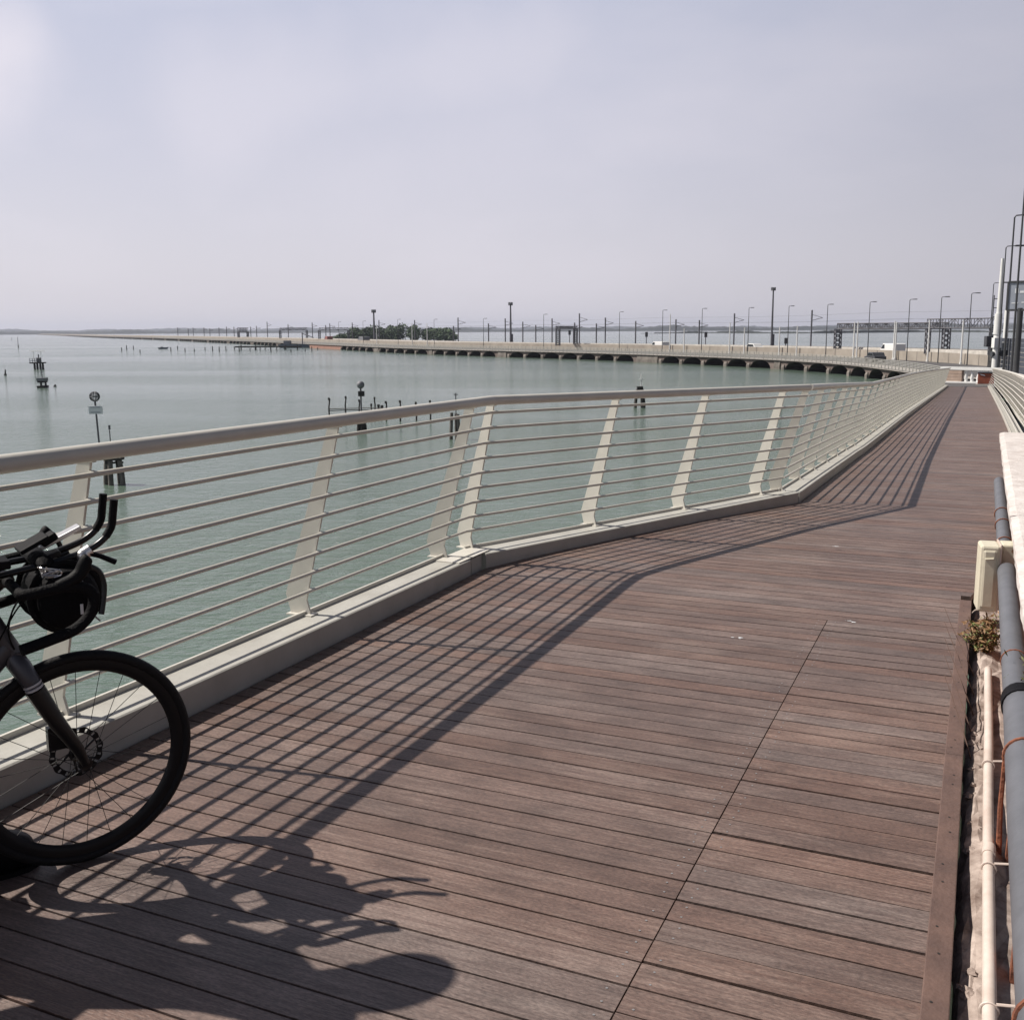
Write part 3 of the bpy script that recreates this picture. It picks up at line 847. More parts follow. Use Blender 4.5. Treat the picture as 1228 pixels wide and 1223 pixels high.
# stem + handlebar
sm = MB(); sm.tube([B(-.230, .845), B(-.248, .885)], .019, 12); sm.tube([B(-.25, .885), B(-.175, .945)], [.019, .018], 12); sm.tube([B(-.175, .945, -.024), B(-.175, .945, .024)], .022, 12)
sm.build('stem', M['black_metal'], bike, smooth='auto')
hbm = MB()
def catmull(pts, k=6):
    out = []
    n = len(pts)
    for i in range(n - 1):
        p0, p1, p2, p3 = pts[max(i - 1, 0)], pts[i], pts[i + 1], pts[min(i + 2, n - 1)]
        for j in range(k):
            t = j / k
            out.append(0.5 * ((2 * p1) + (p2 - p0) * t + (2 * p0 - 5 * p1 + 4 * p2 - p3) * t * t + (3 * p1 - p0 - 3 * p2 + p3) * t ** 3))
    out.append(pts[-1]); return out
hbm.tube([B(-.175, .945, -.19), B(-.175, .945, .19)], .0150, 12)
for sg in (-1, 1):
    hbm.tube(catmull([B(-.175, .945, .165 * sg), B(-.172, .945, .195 * sg), B(-.14, .948, .208 * sg), B(-.07, .955, .212 * sg), B(-.015, .945, .214 * sg), B(.008, .915, .216 * sg), B(-.005, .868, .22 * sg), B(-.05, .832, .225 * sg), B(-.12, .815, .23 * sg), B(-.195, .800, .232 * sg)]), .0162, 12)
hbm.build('handlebar', M['tape'], bike, smooth='auto')
for sg in (-1, 1):
    hd = MB(); hd.tube(catmull([B(-.085, .958, .212 * sg), B(-.045, .972, .212 * sg), B(-.02, .992, .212 * sg), B(-.005, 1.022, .211 * sg), B(.004, 1.032, .211 * sg)], 4), [.0165, .0168, .018, .018, .018, .019, .019, .019, .019, .0195, .0195, .019, .018, .0175, .0165, .014, .010][:17], 12)
    h_ = hd.build('brake_hood', M['black_rub'], bike, smooth='auto')
    lv = MB(); lv.tube(catmull([B(.002, 1.005, .212 * sg), B(.028, .985, .214 * sg), B(.038, .945, .218 * sg), B(.030, .895, .225 * sg), B(.022, .865, .23 * sg)], 4), .0062, 8, flat=1.3)
    lv.build('brake_lever', M['black_metal'], h_, smooth='auto')
# aero bars with up-turned grips
for sg in (-1, 1):
    ab = MB(); w = .052 * sg
    ab.tube(catmull([B(-.30, .955, w * 1.3), B(-.20, .972, w * 1.2), B(-.05, .988, w), B(.045, 1.012, w), B(.095, 1.042, w), B(.116, 1.075, w), B(.122, 1.11, w), B(.128, 1.152, w)]), .0100, 10)
    a_ = ab.build('aero_bar', M['black_metal'], bike, smooth='auto')
    gr = MB(); gr.tube(catmull([B(.098, 1.046, w), B(.116, 1.075, w), B(.122, 1.11, w), B(.128, 1.155, w)], 5), .0118, 10)
    gr.build('bar_grip', M['black_rub'], a_, smooth='auto')
    pad = MB(); pad.box(B(-.235, 1.015, w * 1.7), (.11, .075, .025)); pad.tube([B(-.22, .95, w * 1.4), B(-.23, 1.0, w * 1.6)], .012, 8)
    pad.build('arm_rest', M['black_rub'], bike, bevel=.01)
cm = MB(); cm.tube([B(.030, 1.000, .052), B(.052, 1.012, .052)], .0185, 12); cm.sphere(B(.028, .998, .056), .019, 10, 7)
cm.build('bar_clamp', M['silver'], bike, smooth='auto')
# device mounts
pl = MB()
d = (B(.03, 1.062, -.03) - B(-.065, 1.018, -.03)).normalized()
def slab_between(mb, a, b, wd, th):
    t = (b - a).normalized(); y = Vector((0, 1, 0)); z = t.cross(y).normalized()
    mb.hexa([a - y * wd - z * th, b - y * wd - z * th, b + y * wd - z * th, a + y * wd - z * th], [a - y * wd + z * th, b - y * wd + z * th, b + y * wd + z * th, a + y * wd + z * th])
slab_between(pl, B(-.075, 1.022, -.01), B(.042, 1.072, -.01), .02, .007)
pl.build('mount_plate', M['silver'], bike, bevel=.003)
ph = MB(); slab_between(ph, B(-.135, 1.022, 0), B(-.055, 1.060, 0), .038, .007); ph.build('phone_holder', M['black_rub'], bike, bevel=.004)
ph = MB(); slab_between(ph, B(-.072, 1.036, 0), B(-.03, 1.06, 0), .022, .012); ph.build('cycle_computer', M['black_rub'], bike, bevel=.005)
ph = MB(); slab_between(ph, B(-.09, .995, .03), B(-.03, 1.012, .03), .018, .008); ph.tube([B(-.04, 1.0, .04), B(-.005, 1.012, .04)], .004, 6); ph.build('mount_arm', M['black_metal'], bike, bevel=.003)
cbm = MB()
cbm.tube(catmull([B(-.05, .955, .205), B(-.13, .935, .16), B(-.17, .89, .09), B(-.185, .80, .045), B(-.17, .74, .03)]), .0026, 6)
cbm.tube(catmull([B(-.10, .94, .10), B(-.155, .88, .07), B(-.20, .80, .05), B(-.24, .72, .035)]), .0026, 6)
cbm.tube(catmull([B(-.02, .98, -.2), B(-.08, .90, -.12), B(-.15, .84, -.04), B(-.18, .77, -.035)]), .0026, 6)
cbm.build('brake_cable', M['black_rub'], bike, smooth='auto')
br_ = MB(); br_.tube([B(.045, 1.004, .06), B(.075, .992, .062), B(.118, .968, .066)], [.010, .0095, .011], 8, flat=.8)
br_.build('bar_end', M['black_rub'], bike, smooth='auto')

# handlebar bag (strapped on: its own thing)
bag = thing('handlebar_bag', 'round black handlebar bag strapped below the aero bars of the bicycle', 'bag', BC, FW)
bag.rotation_euler = (R(2.5), 0, FW)
bg = MB()
prof = [(-.135, .03), (-.130, .060), (-.115, .082), (-.08, .091), (-.03, .094), (.03, .094), (.08, .091), (.112, .082), (.126, .060), (.131, .03)]
n = 26; vs = []
for (w, r_) in prof:
    for j in range(n):
        a = 2 * math.pi * j / n
        wob = 1 + .03 * math.sin(3 * a + w * 20) + .02 * math.sin(5 * a - w * 33)
        vs.append(B(-.030 + math.cos(a) * r_ * 1.0 * wob, .886 + math.sin(a) * r_ * 1.04 * wob, w))
k = len(prof)
fs = [(i * n + j, i * n + (j + 1) % n, (i + 1) * n + (j + 1) % n, (i + 1) * n + j) for i in range(k - 1) for j in range(n)]
fs += [tuple(range(n)), tuple((k - 1) * n + j for j in range(n))]
for q in range(len(vs)): pass
bg.add(vs, fs); bg.build('bag_body', M['fabric'], bag, smooth='auto')
for w in (-.07, .07):
    sb = MB(); sb.tube([B(-.030 + .096 * math.cos(a), .886 + .0995 * math.sin(a), w) for a in [2 * math.pi * q / 28 for q in range(28)]], .006, 6, closed=True, flat=2.0)
    sb.build('bag_strap', M['black_rub'], bag, smooth='auto')
tb = MB(); tb.tube([B(-.085, .985, -.12), B(-.08, .99, -.10), B(-.08, .99, .06), B(-.085, .985, .08)], [.012, .028, .028, .012], 12, flat=.8); tb.build('top_pouch', M['fabric'], bag, smooth='auto')
zp_ = MB(); zp_.tube(catmull([B(.000, .945, .137), B(.012, .915, .142), B(.020, .870, .142), B(.030, .835, .138), B(.046, .815, .128)]), .0028, 6)
zp_.build('drawcord', M['strap'], bag, smooth='auto')
tgm = MB(); tgm.box(B(-.004, .860, .1335), (.008, .003, .03)); tgm.build('bag_tab', M['sign_white'], bag)
cr = MB()
for q in range(7):
    a = random.uniform(0, 6)
    c0 = B(-.075, .972, .10)
    cr.tube(catmull([c0 + Vector((random.uniform(-.03, .03), random.uniform(-.02, .02), random.uniform(-.012, .02))) for _ in range(4)], 4), .0022, 5)
cr.build('crumpled_wrap', M['silver'], bag, smooth='auto')

# ------------------------------------------------------------------ rider standing over the bike (mostly outside the frame)
person = thing('person', 'cyclist in dark kit, black shoe at the left frame edge, shadow on the planks', 'person', (BC[0] - .13 * math.cos(FW) + .06 * math.sin(FW), BC[1] - .13 * math.sin(FW) - .06 * math.cos(FW), 0), FW)
def skin_body():
    J = {}
    vs = []; es = []; rad = []
    def a(name, p, r, par=None):
        J[name] = len(vs); vs.append(p); rad.append(r)
        if par is not None: es.append((J[par], J[name]))
    a('pelvis', B(-.47, .93), (.165, .125))
    a('waist', B(-.455, 1.06), (.155, .12), 'pelvis')
    a('chest', B(-.43, 1.24), (.18, .135), 'waist')
    a('upper', B(-.415, 1.36), (.145, .105), 'chest')
    a('neck', B(-.395, 1.44), (.055, .055), 'upper')
    a('jaw', B(-.355, 1.515), (.062, .068), 'neck')
    a('skull', B(-.350, 1.59), (.078, .092), 'jaw')
    a('crown', B(-.352, 1.665), (.058, .07), 'skull')
    for sg, t in ((1, 'R'), (-1, 'L')):
        a('sh' + t, B(-.41, 1.375, .185 * sg), (.07, .068), 'upper')
        a('el' + t, B(-.375, 1.14, .265 * sg), (.043, .043), 'sh' + t)
        a('wr' + t, B(-.33, 1.00, .18 * sg), (.028, .026), 'el' + t)
        a('pm' + t, B(-.285, .992, .15 * sg), (.034, .020), 'wr' + t)
        for q, (dw, L) in enumerate(((-.03, .9), (-.01, 1.0), (.01, .95), (.03, .75))):
            f = 'f%d%s' % (q, t)
            a(f + 'a', B(-.245, .988, (.155 + dw) * sg), (.009, .009), 'pm' + t)
            a(f + 'b', B(-.230, .968, (.152 + dw) * sg), (.0085, .0085), f + 'a')
            a(f + 'c', B(-.237, .944, (.150 + dw) * sg), (.0075, .0075), f + 'b')
        a('th' + t, B(-.285, .975, (.108) * sg), (.010, .010), 'pm' + t)
        a('tt' + t, B(-.265, .952, (.100) * sg), (.009, .009), 'th' + t)
        a('hp' + t, B(-.475, .87, .095 * sg), (.11, .115), 'pelvis')
        a('kn' + t, B(-.50 if sg > 0 else -.40, .49, .115 * sg), (.057, .06), 'hp' + t)
        a('cf' + t, B(-.55 if sg > 0 else -.36, .36, .118 * sg), (.052, .057), 'kn' + t)
        a('an' + t, B(-.51 if sg > 0 else -.25, .12, (.105 if sg > 0 else .135) * sg), (.034, .036), 'cf' + t)
        a('ft' + t, B(-.43 if sg > 0 else -.16, .05, (.105 if sg > 0 else .14) * sg), (.035, .03), 'an' + t)
    me = bpy.data.meshes.new('body_skeleton'); me.from_pydata(vs, es, [])
    o = bpy.data.objects.new('body', me); COL.objects.link(o)
    md = o.modifiers.new('skin', 'SKIN')
    sv = me.skin_vertices[0].data
    for i, r_ in enumerate(rad): sv[i].radius = r_
    sv[0].use_root = True
    o.modifiers.new('sub', 'SUBSURF').levels = 2
    o.modifiers['sub'].render_levels = 2
    dg = bpy.context.evaluated_depsgraph_get()
    m2 = bpy.data.meshes.new_from_object(o.evaluated_get(dg))
    o.modifiers.clear(); o.data = m2
    m2.materials.clear()
    for m_ in ('skin', 'jersey', 'shorts'): m2.materials.append(M[m_])
    for p in m2.polygons:
        c = p.center
        w = abs(c.y)
        if c.z > 0.9 and c.z < 1.43 and (w < .2 or c.z > 1.24) and c.x < -.29: p.material_index = 1
        if c.z <= 0.97 and c.z > 0.52 and c.x < -.33: p.material_index = 2
        if c.z <= .25: p.material_index = 2
    m2.shade_smooth()
    o.parent = person
    return o
skin_body()
hm = MB(); vs = []; n = 24; m_ = 9
for i in range(m_ + 1):
    a = (math.pi * .54) * i / m_
    for j in range(n):
        b_ = 2 * math.pi * j / n
        vs.append(B(-.345, 1.605) + Vector((.142 * math.sin(a) * math.cos(b_) + .02 * math.cos(b_) * (i / m_), .098 * math.sin(a) * math.sin(b_), .13 * math.cos(a))))
fs = [(i * n + j, (i + 1) * n + j, (i + 1) * n + (j + 1) % n, i * n + (j + 1) % n) for i in range(m_) for j in range(n)]
hm.add(vs, fs); ho = hm.build('helmet', M['helmet'], person, smooth=True)
md = ho.modifiers.new('thick', 'SOLIDIFY'); md.thickness = .018
fa = MB(); fa.tube([B(-.272, 1.575), B(-.245, 1.548), B(-.268, 1.54)], [.008, .014, .010], 8); fa.build('nose', M['skin'], person, smooth=True)
for sg in (-1, 1):
    fa = MB(); fa.sphere(B(-.355, 1.56, .083 * sg), .026, 8, 6, (.7, .35, 1)); fa.build('ear', M['skin'], person, smooth=True)
    fa = MB(); fa.sphere(B(-.278, 1.585, .032 * sg), .013, 8, 6); e_ = fa.build('eye', M['sign_white'], person, smooth=True)
    fa = MB(); fa.sphere(B(-.267, 1.585, .032 * sg), .006, 8, 6); fa.build('pupil', M['hair'], e_, smooth=True)
fa = MB(); fa.tube([B(-.268, 1.515, -.022), B(-.258, 1.513, 0), B(-.268, 1.515, .022)], .006, 6); fa.build('mouth', M['mouth'], person, smooth=True)
def shoe(u, w):
    b = MB(); vs = []; fs = []
    rows = [(-.175, .030, .052, .14), (-.13, .040, .060, .17), (-.07, .043, .058, .175), (-.01, .045, .05, .16), (.05, .050, .045, .135), (.10, .046, .040, .115), (.132, .032, .034, .09)]
    n = 12
    for (du, hw, zc, top) in rows:
        for j in range(n):
            a = 2 * math.pi * j / n
            z = .0 + (top) * (0.5 + 0.5 * math.sin(a)) ** (.75)
            z = max(z, 0.0)
            vs.append(B(u + du, z + .002, w + hw * math.copysign(abs(math.cos(a)) ** .6, math.cos(a))))
    k = len(rows)
    fs = [(i * n + j, i * n + (j + 1) % n, (i + 1) * n + (j + 1) % n, (i + 1) * n + j) for i in range(k - 1) for j in range(n)]
    fs += [tuple(range(n)), tuple((k - 1) * n + j for j in range(n))]
    b.add(vs, fs)
    o = b.build('shoe', M['shoe'], person, smooth=True)
    o.modifiers.new('sub', 'SUBSURF').levels = 1
    o.modifiers['sub'].render_levels = 2
    sl = MB()
    vs = []
    for (du, hw) in [(-.18, .02), (-.16, .036), (-.07, .042), (.05, .050), (.10, .046), (.135, .022)]:
        vs.append((du, hw))
    poly = vs + [(a, -b_) for a, b_ in reversed(vs)]
    bt = [B(u + a, .0, w + b_) for a, b_ in poly]; tp = [B(u + a, .016, w + b_) for a, b_ in poly]
    q = len(poly)
    sl.add(bt + tp, [tuple(reversed(range(q))), tuple(range(q, 2 * q))] + [(i, (i + 1) % q, q + (i + 1) % q, q + i) for i in range(q)])
    sl.build('shoe_sole', M['black_rub'], o)
shoe(-.42, .10)
shoe(-.135, -.14)

# ------------------------------------------------------------------ water, sky, haze
wm = MB(); wm.add([(-9000, -800, WATER), (9000, -800, WATER), (9000, 9000, WATER), (-9000, 9000, WATER)], [(0, 1, 2, 3)])
tag(wm.build('water', M['water']), 'calm green grey lagoon water', kind='structure')

# far shore: low tree-lined land, a displaced ridge with real depth
def shore(name, label, pts, hfun, depth, m):
    b = MB(); vs = []; k = 6
    for i, p in enumerate(pts):
        p = Vector(p); d = Vector((p.x, p.y, 0)).normalized()
        h = hfun(i, len(pts))
        for (o_, hh) in ((0, 0), (depth * .03, h * .65), (depth * .10, h * .9), (depth * .25, h), (depth * .7, h * .9), (depth, 0)):
            q = p + d * o_
            vs.append((q.x, q.y, WATER - .3 + hh))
    fs = [(i * k + j, (i + 1) * k + j, (i + 1) * k + j + 1, i * k + j + 1) for i in range(len(pts) - 1) for j in range(k - 1)]
    b.add(vs, fs)
    o = b.build(name, m)
    return tag(o, label, kind='structure')
rs = random.Random(3)
def polar(az, d): return Vector((d * math.sin(R(az)), d * math.cos(R(az)), WATER))
def ridge(seed, h0, amp, steps):
    r_ = random.Random(seed); hs = []
    cur = 0; tgt = 0
    for i in range(steps):
        if i % 9 == 0: tgt = r_.uniform(-1, 1)
        cur += (tgt - cur) * .25
        hs.append(max(1.5, h0 + amp * cur + r_.uniform(-.22, .28) * amp))
    return hs
NST = 900
h1 = ridge(5, 12, 6, NST)
shore('far_shore', 'low tree-lined far shore fading blue along the horizon', [polar(-78 + 140 * i / (NST - 1), 3900 + 250 * math.sin(i * .021)) for i in range(NST)],
      lambda i, n: h1[i] * (1.0 if i < NST * .58 else 1.25), 700, M['land_far'])
h2 = ridge(11, 24, 9, NST)
shore('far_hills', 'pale hazy hills behind the far shore', [polar(-78 + 140 * i / (NST - 1), 6800) for i in range(NST)], lambda i, n: h2[i], 900, M['land_far'])
h3 = ridge(21, 2.6, 1.4, 200)
shore('salt_marsh', 'thin dark marsh bank across the lagoon behind the causeway', [polar(7 + 22 * i / 199, 1500 + 120 * math.sin(i * .06)) for i in range(200)], lambda i, n: h3[i] * (1 if 6 < i < 193 else .3), 60, M['land_far'])

# ------------------------------------------------------------------ causeway (old arched bridge with road and railway)
raw = [W(-6, 1.2), W(20, 1.25), W(45, 1.2), W(72, 0.9), (36.8, 84), (41.2, 104), (43.0, 124), (43.0, 139), (40.6, 154), (36.4, 168), (30.2, 183), (22.3, 200), (12.2, 217.5), (0.2, 235), (-14, 258), (-33, 292), (-57, 348), (-87, 417), (-126, 507), (-180, 622), (-241, 753), (-370, 1010), (-520, 1310), (-900, 2100), (-1524, 3390)]
raw = [Vector((p[0], p[1], 0)) for p in raw]
fine = catmull(raw, 12)
# resample evenly
cum = [0]
for a, b in zip(fine, fine[1:]): cum.append(cum[-1] + (b - a).length)
TOT = cum[-1]
def on_line(c):
    c = max(0, min(TOT - .01, c))
    lo, hi = 0, len(cum) - 1
    while hi - lo > 1:
        m_ = (lo + hi) // 2
        if cum[m_] <= c: lo = m_
        else: hi = m_
    t = (c - cum[lo]) / (cum[hi] - cum[lo])
    return fine[lo].lerp(fine[hi], t)
def tang(c):
    t = on_line(c + 1.5) - on_line(c - 1.5)
    return t.normalized()
def CWp(c, o, z=0.0):
    """chainage c, offset o to the right of the water face"""
    p = on_line(c); t = tang(c)
    return Vector((p.x + t.y * o, p.y - t.x * o, z))
ZR = [(0, -0.9), (30, -1.5), (78, -2.75), (3000, -2.75)]
def zr(c): return lerp_tab(c, ZR)
def find_c(xp, o, z=-2.75, lo=82, hi=None):
    """chainage where a vertical at offset o shows in pixel column xp (base level z)"""
    best = None; c = lo
    hi = hi or TOT - 5
    while c < hi:
        p = CWp(c, o, z)
        x = px(p)[0]
        e = abs(x - xp)
        if best is None or e < best[0]: best = (e, c)
        c += max(0.5, c * .004 - .3)
    c0 = best[1]; st = max(0.5, c0 * .004)
    for _ in range(24):
        for dlt in (-st, st):
            e = abs(px(CWp(c0 + dlt, o, z))[0] - xp)
            if e < best[0]: best = (e, c0 + dlt)
        c0 = best[1]; st *= .7
    return c0

FC0 = find_c(1128, -.3, -2.5, 60, 200)
cw = thing('causeway', 'long old stone causeway with low arches curving away across the lagoon', 'bridge', (0, 0, 0))
ARCH = 9.3
SPRING, CROWN, FTOP = WATER + .10, -3.10, -3.00
# chainages: walls in strips up to the far end; arch groups separated by wide abutments
wall = MB(); soff = MB(); red = MB()
def strip(mb, c0, c1, o, z0, z1, step=8.0):
    k = max(1, int((c1 - c0) / step))
    for i in range(k):
        a, b = c0 + (c1 - c0) * i / k, c0 + (c1 - c0) * (i + 1) / k
        mb.add([CWp(a, o, z0), CWp(b, o, z0), CWp(b, o, z1), CWp(a, o, z1)], [(0, 1, 2, 3)])
def arch(c0, c1, dark):
    k = 9
    cen, hw = (c0 + c1) / 2, (c1 - c0) / 2
    pts = []
    for i in range(k + 1):
        a = math.pi * (1 - i / k)
        pts.append((cen + hw * math.cos(a), SPRING + (CROWN - SPRING) * math.sin(a)))
    for (a, za), (b, zb) in zip(pts, pts[1:]):
        wall.add([CWp(a, 0, za), CWp(b, 0, zb), CWp(b, 0, FTOP), CWp(a, 0, FTOP)], [(0, 1, 2, 3)])
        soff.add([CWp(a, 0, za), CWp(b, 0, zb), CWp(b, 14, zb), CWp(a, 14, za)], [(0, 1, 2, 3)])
    soff.add([CWp(c0, 14, WATER - 1), CWp(c1, 14, WATER - 1), CWp(c1, 14, CROWN + .1), CWp(c0, 14, CROWN + .1)], [(0, 1, 2, 3)])  # dark sheet closing the back, its colour stands for shade inside
def pier(c0, c1, wide=False):
    b = MB()
    nose = .32 if not wide else .2
    mid = (c0 + c1) / 2
    e = .12
    pr_ = [CWp(c0 - e, 0.0), CWp(c0 - e, -.25), CWp(c0 + (c1 - c0) * .25, -nose), CWp(c0 + (c1 - c0) * .75, -nose), CWp(c1 + e, -.25), CWp(c1 + e, 0.0)]
    pr2 = [CWp(c0, 0.0), CWp(c0, -.12), CWp(c0 + (c1 - c0) * .3, -nose * .35), CWp(c0 + (c1 - c0) * .7, -nose * .35), CWp(c1, -.12), CWp(c1, 0.0)]
    zt = -3.62 if not wide else -3.1
    q = len(pr_)
    lo_ = [Vector((p.x, p.y, WATER - 1.2)) for p in pr_]; mi = [Vector((p.x, p.y, SPRING + .35)) for p in pr_]; hi_ = [Vector((p.x, p.y, zt)) for p in pr2]
    b.add(lo_ + mi + hi_, [(i, i + 1, q + i + 1, q + i) for i in range(q - 1)] + [(q + i, q + i + 1, 2 * q + i + 1, 2 * q + i) for i in range(q - 1)] + [tuple(range(2 * q, 3 * q))])
    return b
# pixel columns of arch centres, right to left, by groups
groups = [[1073, 1054, 1031, 1006.5, 979.6, 954], [912, 885.5, 858.6, 831, 805], [750, 725.4, 702.5, 680, 659, 639.4, 620], [586.7, 569.7, 555, 540, 527.4], [506, 493.5, 481.9, 470, 459.6], [443.8, 434, 425.8, 419.4, 413]]
spans = []
for g in groups:
    cs_ = [find_c(x, 0, WATER + .5) for x in g]
    a, b = cs_[0], cs_[-1]
    k = len(g)
    stp = (b - a) / (k - 1)
    spans.append((a - stp / 2, b + stp / 2, k, stp))
# a regular run beyond the measured ones
last = spans[-1][1]
run = last + 46
far_spans = []
while run < 1900:
    k = 6
    far_spans.append((run, run + k * ARCH, k, ARCH)); run += k * ARCH + 7.5
cur = 76.0
npier = 0
PW = 0.85
farp = MB()
for gi, (a, b, k, stp) in enumerate(spans + far_spans):
    far = gi >= len(spans)
    col = red if gi == len(spans) else wall
    strip(col, cur, a, 0, WATER - 1, FTOP)
    if not far and gi > 0:
        mid0, mid1 = cur + 1.0, a - 1.0
        if mid1 - mid0 < 14:
            pier(mid0, mid1, True).build('abutment', M['pier_stone'], cw)
    for i in range(k):
        c0, c1 = a + stp * i + PW / 2, a + stp * (i + 1) - PW / 2
        arch(c0, c1, True)
        # solid between the arches
        for (q0, q1) in ((a + stp * i, c0), (c1, a + stp * (i + 1))):
            wall.add([CWp(q0, 0, WATER - 1), CWp(q1, 0, WATER - 1), CWp(q1, 0, FTOP), CWp(q0, 0, FTOP)], [(0, 1, 2, 3)])
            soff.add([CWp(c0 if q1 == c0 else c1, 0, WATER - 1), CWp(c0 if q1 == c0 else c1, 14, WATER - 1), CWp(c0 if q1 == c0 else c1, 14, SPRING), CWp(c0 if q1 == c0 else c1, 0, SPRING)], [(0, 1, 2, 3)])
        if far: 
            farp.v += []; pb = pier(c1 + .1, c1 + PW - .1)
            farp.add(pb.v, pb.f)
        else:
            pier(c1 + .1, c1 + PW - .1).build('pier', M['pier_stone'], cw)
    cur = b
strip(wall, cur, TOT - 30, 0, WATER - 1, FTOP, 25)
wall.build('arch_wall', M['arch_stone'], cw)
red.build('brick_wall', M['brick_red'], cw)
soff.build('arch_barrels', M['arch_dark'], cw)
o = farp.build('pier', M['pier_stone'], cw); o['kind'] = 'stuff'

def csweep(mb, c0, c1, prof, step=4.0, zf=None):
    cc = [c0]
    while cc[-1] < c1:
        cc.append(min(c1, cc[-1] + max(step, cc[-1] * .02)))
    n = len(prof); vs = []
    for c in cc:
        dz = zf(c) if zf else 0
        vs += [CWp(c, o_, z + dz) for o_, z in prof]
    fs = []
    for i in range(len(cc) - 1):
        for j in range(n):
            j2 = (j + 1) % n
            fs.append((i * n + j, i * n + j2, (i + 1) * n + j2, (i + 1) * n + j))
    fs += [tuple(range(n)), tuple((len(cc) - 1) * n + j for j in range(n))]
    return mb.add(vs, fs)
zd = lambda c: zr(c) + 2.75
b = MB(); csweep(b, FC0 - 1, TOT - 30, [(-.34, -3.0), (-.34, -2.94), (3.2, -2.94), (3.2, -3.0)]); b.build('walkway_slab', M['concrete'], cw)
b = MB(); csweep(b, 0, TOT - 30, [(3.0, -2.75), (12.0, -2.75), (12.0, -3.4), (3.0, -3.4)], zf=zd)
tag(b.build('road', M['asphalt']), 'near carriageway on the causeway', kind='structure')
b = MB(); csweep(b, 0, TOT - 30, [(12.6, -2.60), (21.0, -2.60), (21.0, -3.4), (12.6, -3.4)], zf=zd)
tag(b.build('road', M['asphalt']), 'far carriageway on the causeway behind the median barrier', kind='structure')
b = MB(); csweep(b, 0, TOT - 30, [(21.7, -1.75), (36.0, -1.75), (36.0, WATER - 1), (21.7, WATER - 1)], zf=zd)
tag(b.build('railway_bed', M['ballast']), 'ballasted railway bed along the far side of the causeway', kind='structure')
b = MB(); csweep(b, 60, TOT - 30, [(12.05, -3.3), (12.05, -1.5), (12.55, -1.5), (12.55, -3.3)], zf=zd)
tag(b.build('median_barrier', M['barrier']), 'long tan concrete barrier between the causeway carriageways', 'barrier')
b = MB(); csweep(b, 60, TOT - 30, [(21.05, -3.3), (21.05, -1.45), (21.6, -1.45), (21.6, -3.3)], zf=zd)
tag(b.build('railway_wall', M['stone2']), 'low pale wall between the causeway road and the railway', 'wall')
# fence along the causeway walkway
fe = thing('causeway_fence', 'pale slatted fence along the water edge of the causeway', 'fence', (0, 0, 0))
b = MB(); csweep(b, FC0, 900, [(-.34, -1.94), (-.34, -1.88), (-.26, -1.88), (-.26, -1.94)]); b.build('top_rail', M['fence_pale'], fe)
for q in range(6):
    z = -2.82 + .15 * q
    b = MB(); csweep(b, FC0, 900, [(-.32, z - .03), (-.32, z + .03), (-.29, z + .03), (-.29, z - .03)]); b.build('fence_bar', M['fence_pale'], fe)
pm = MB(); c = FC0
while c < 620:
    p = CWp(c, -.24, -2.42); t = tang(c)
    pm.box(p, (.09, .10, 1.06), math.atan2(t.y, t.x)); c += 1.35 if c < 330 else 3.0
o = pm.build('fence_posts', M['fence_pale'], fe); o['kind'] = 'stuff'

# ---- lamp posts
def top_h(xp, yt, p): return max(1.5, up_at(xp, yt, p) - p.z)
def lamp_post(root_name, label, p, h, turn, group, m='pole_dark', arm=0.85, r=.075):
    root = thing(root_name, label, 'lamp post', p, turn, group)
    b = MB(); b.tube([(0, 0, 0), (0, 0, h * .4), (0, 0, h - .12)], [r, r * .85, r * .6], 8); b.build('pole', M[m], root, smooth='auto')
    b = MB(); b.tube([(0, 0, h - .15), (.08, 0, h - .03), (arm, 0, h + .03)], [r * .6, r * .55, r * .5], 6); b.build('arm', M[m], root)
    b = MB(); b.box((arm * .85, 0, h - .0), (arm * .6, .26, .10)); b.build('lamp_head', M[m], root)
    return root
lamps = [(1159.5, 1165, 351.5), (1124.5, 1129, 356), (1087, 1093, 359), (1040, 1045, 362), (990, 994, 365), (944, 947, 367), (896.5, 898, 369), (841, 842, 370), (794, 795, 372), (742.5, 743, 374), (652, 652, 377), (580, 580, 382), (521, 521, 383), (477.6, 477.6, 383), (436, 436, 385), (406.7, 406.7, 386)]
for i, (xb, xt, yt) in enumerate(lamps):
    o_ = 10.8
    c = find_c(xb, o_)
    p = CWp(c, o_, -2.75)
    t = tang(c)
    lamp_post('lamp_post', '%s dark street lamp from the right along the causeway road' % ORD[i], p, top_h(xt, yt, p), math.atan2(-t.x, t.y), 'street lamps along the causeway')
# ---- white poles
whites = [(1152, 384), (1112, 384), (1073, 386), (1071, 385), (1027, 386), (1023, 386), (955, 391), (934, 392), (892, 393), (874.5, 387), (820, 394), (803, 377), (512.5, 388), (494.5, 388), (452, 389)]
for i, (xb, yt) in enumerate(whites):
    c = find_c(xb, 11.6); p = CWp(c, 11.6, -2.75)
    root = thing('white_pole', '%s slim white tram pole from the right on the causeway' % ORD[i], 'pole', p, 0, 'white poles along the causeway')
    h = top_h(xb + (xb - 614) * .006, yt, p)
    b = MB(); b.tube([(0, 0, 0), (0, 0, h)], [.13, .085], 8); b.build('shaft', M['pole_white'], root, smooth='auto')
    b = MB(); b.tube([(0, 0, 0), (0, 0, .25)], .19, 8); b.build('base', M['pole_white'], root, smooth='auto')
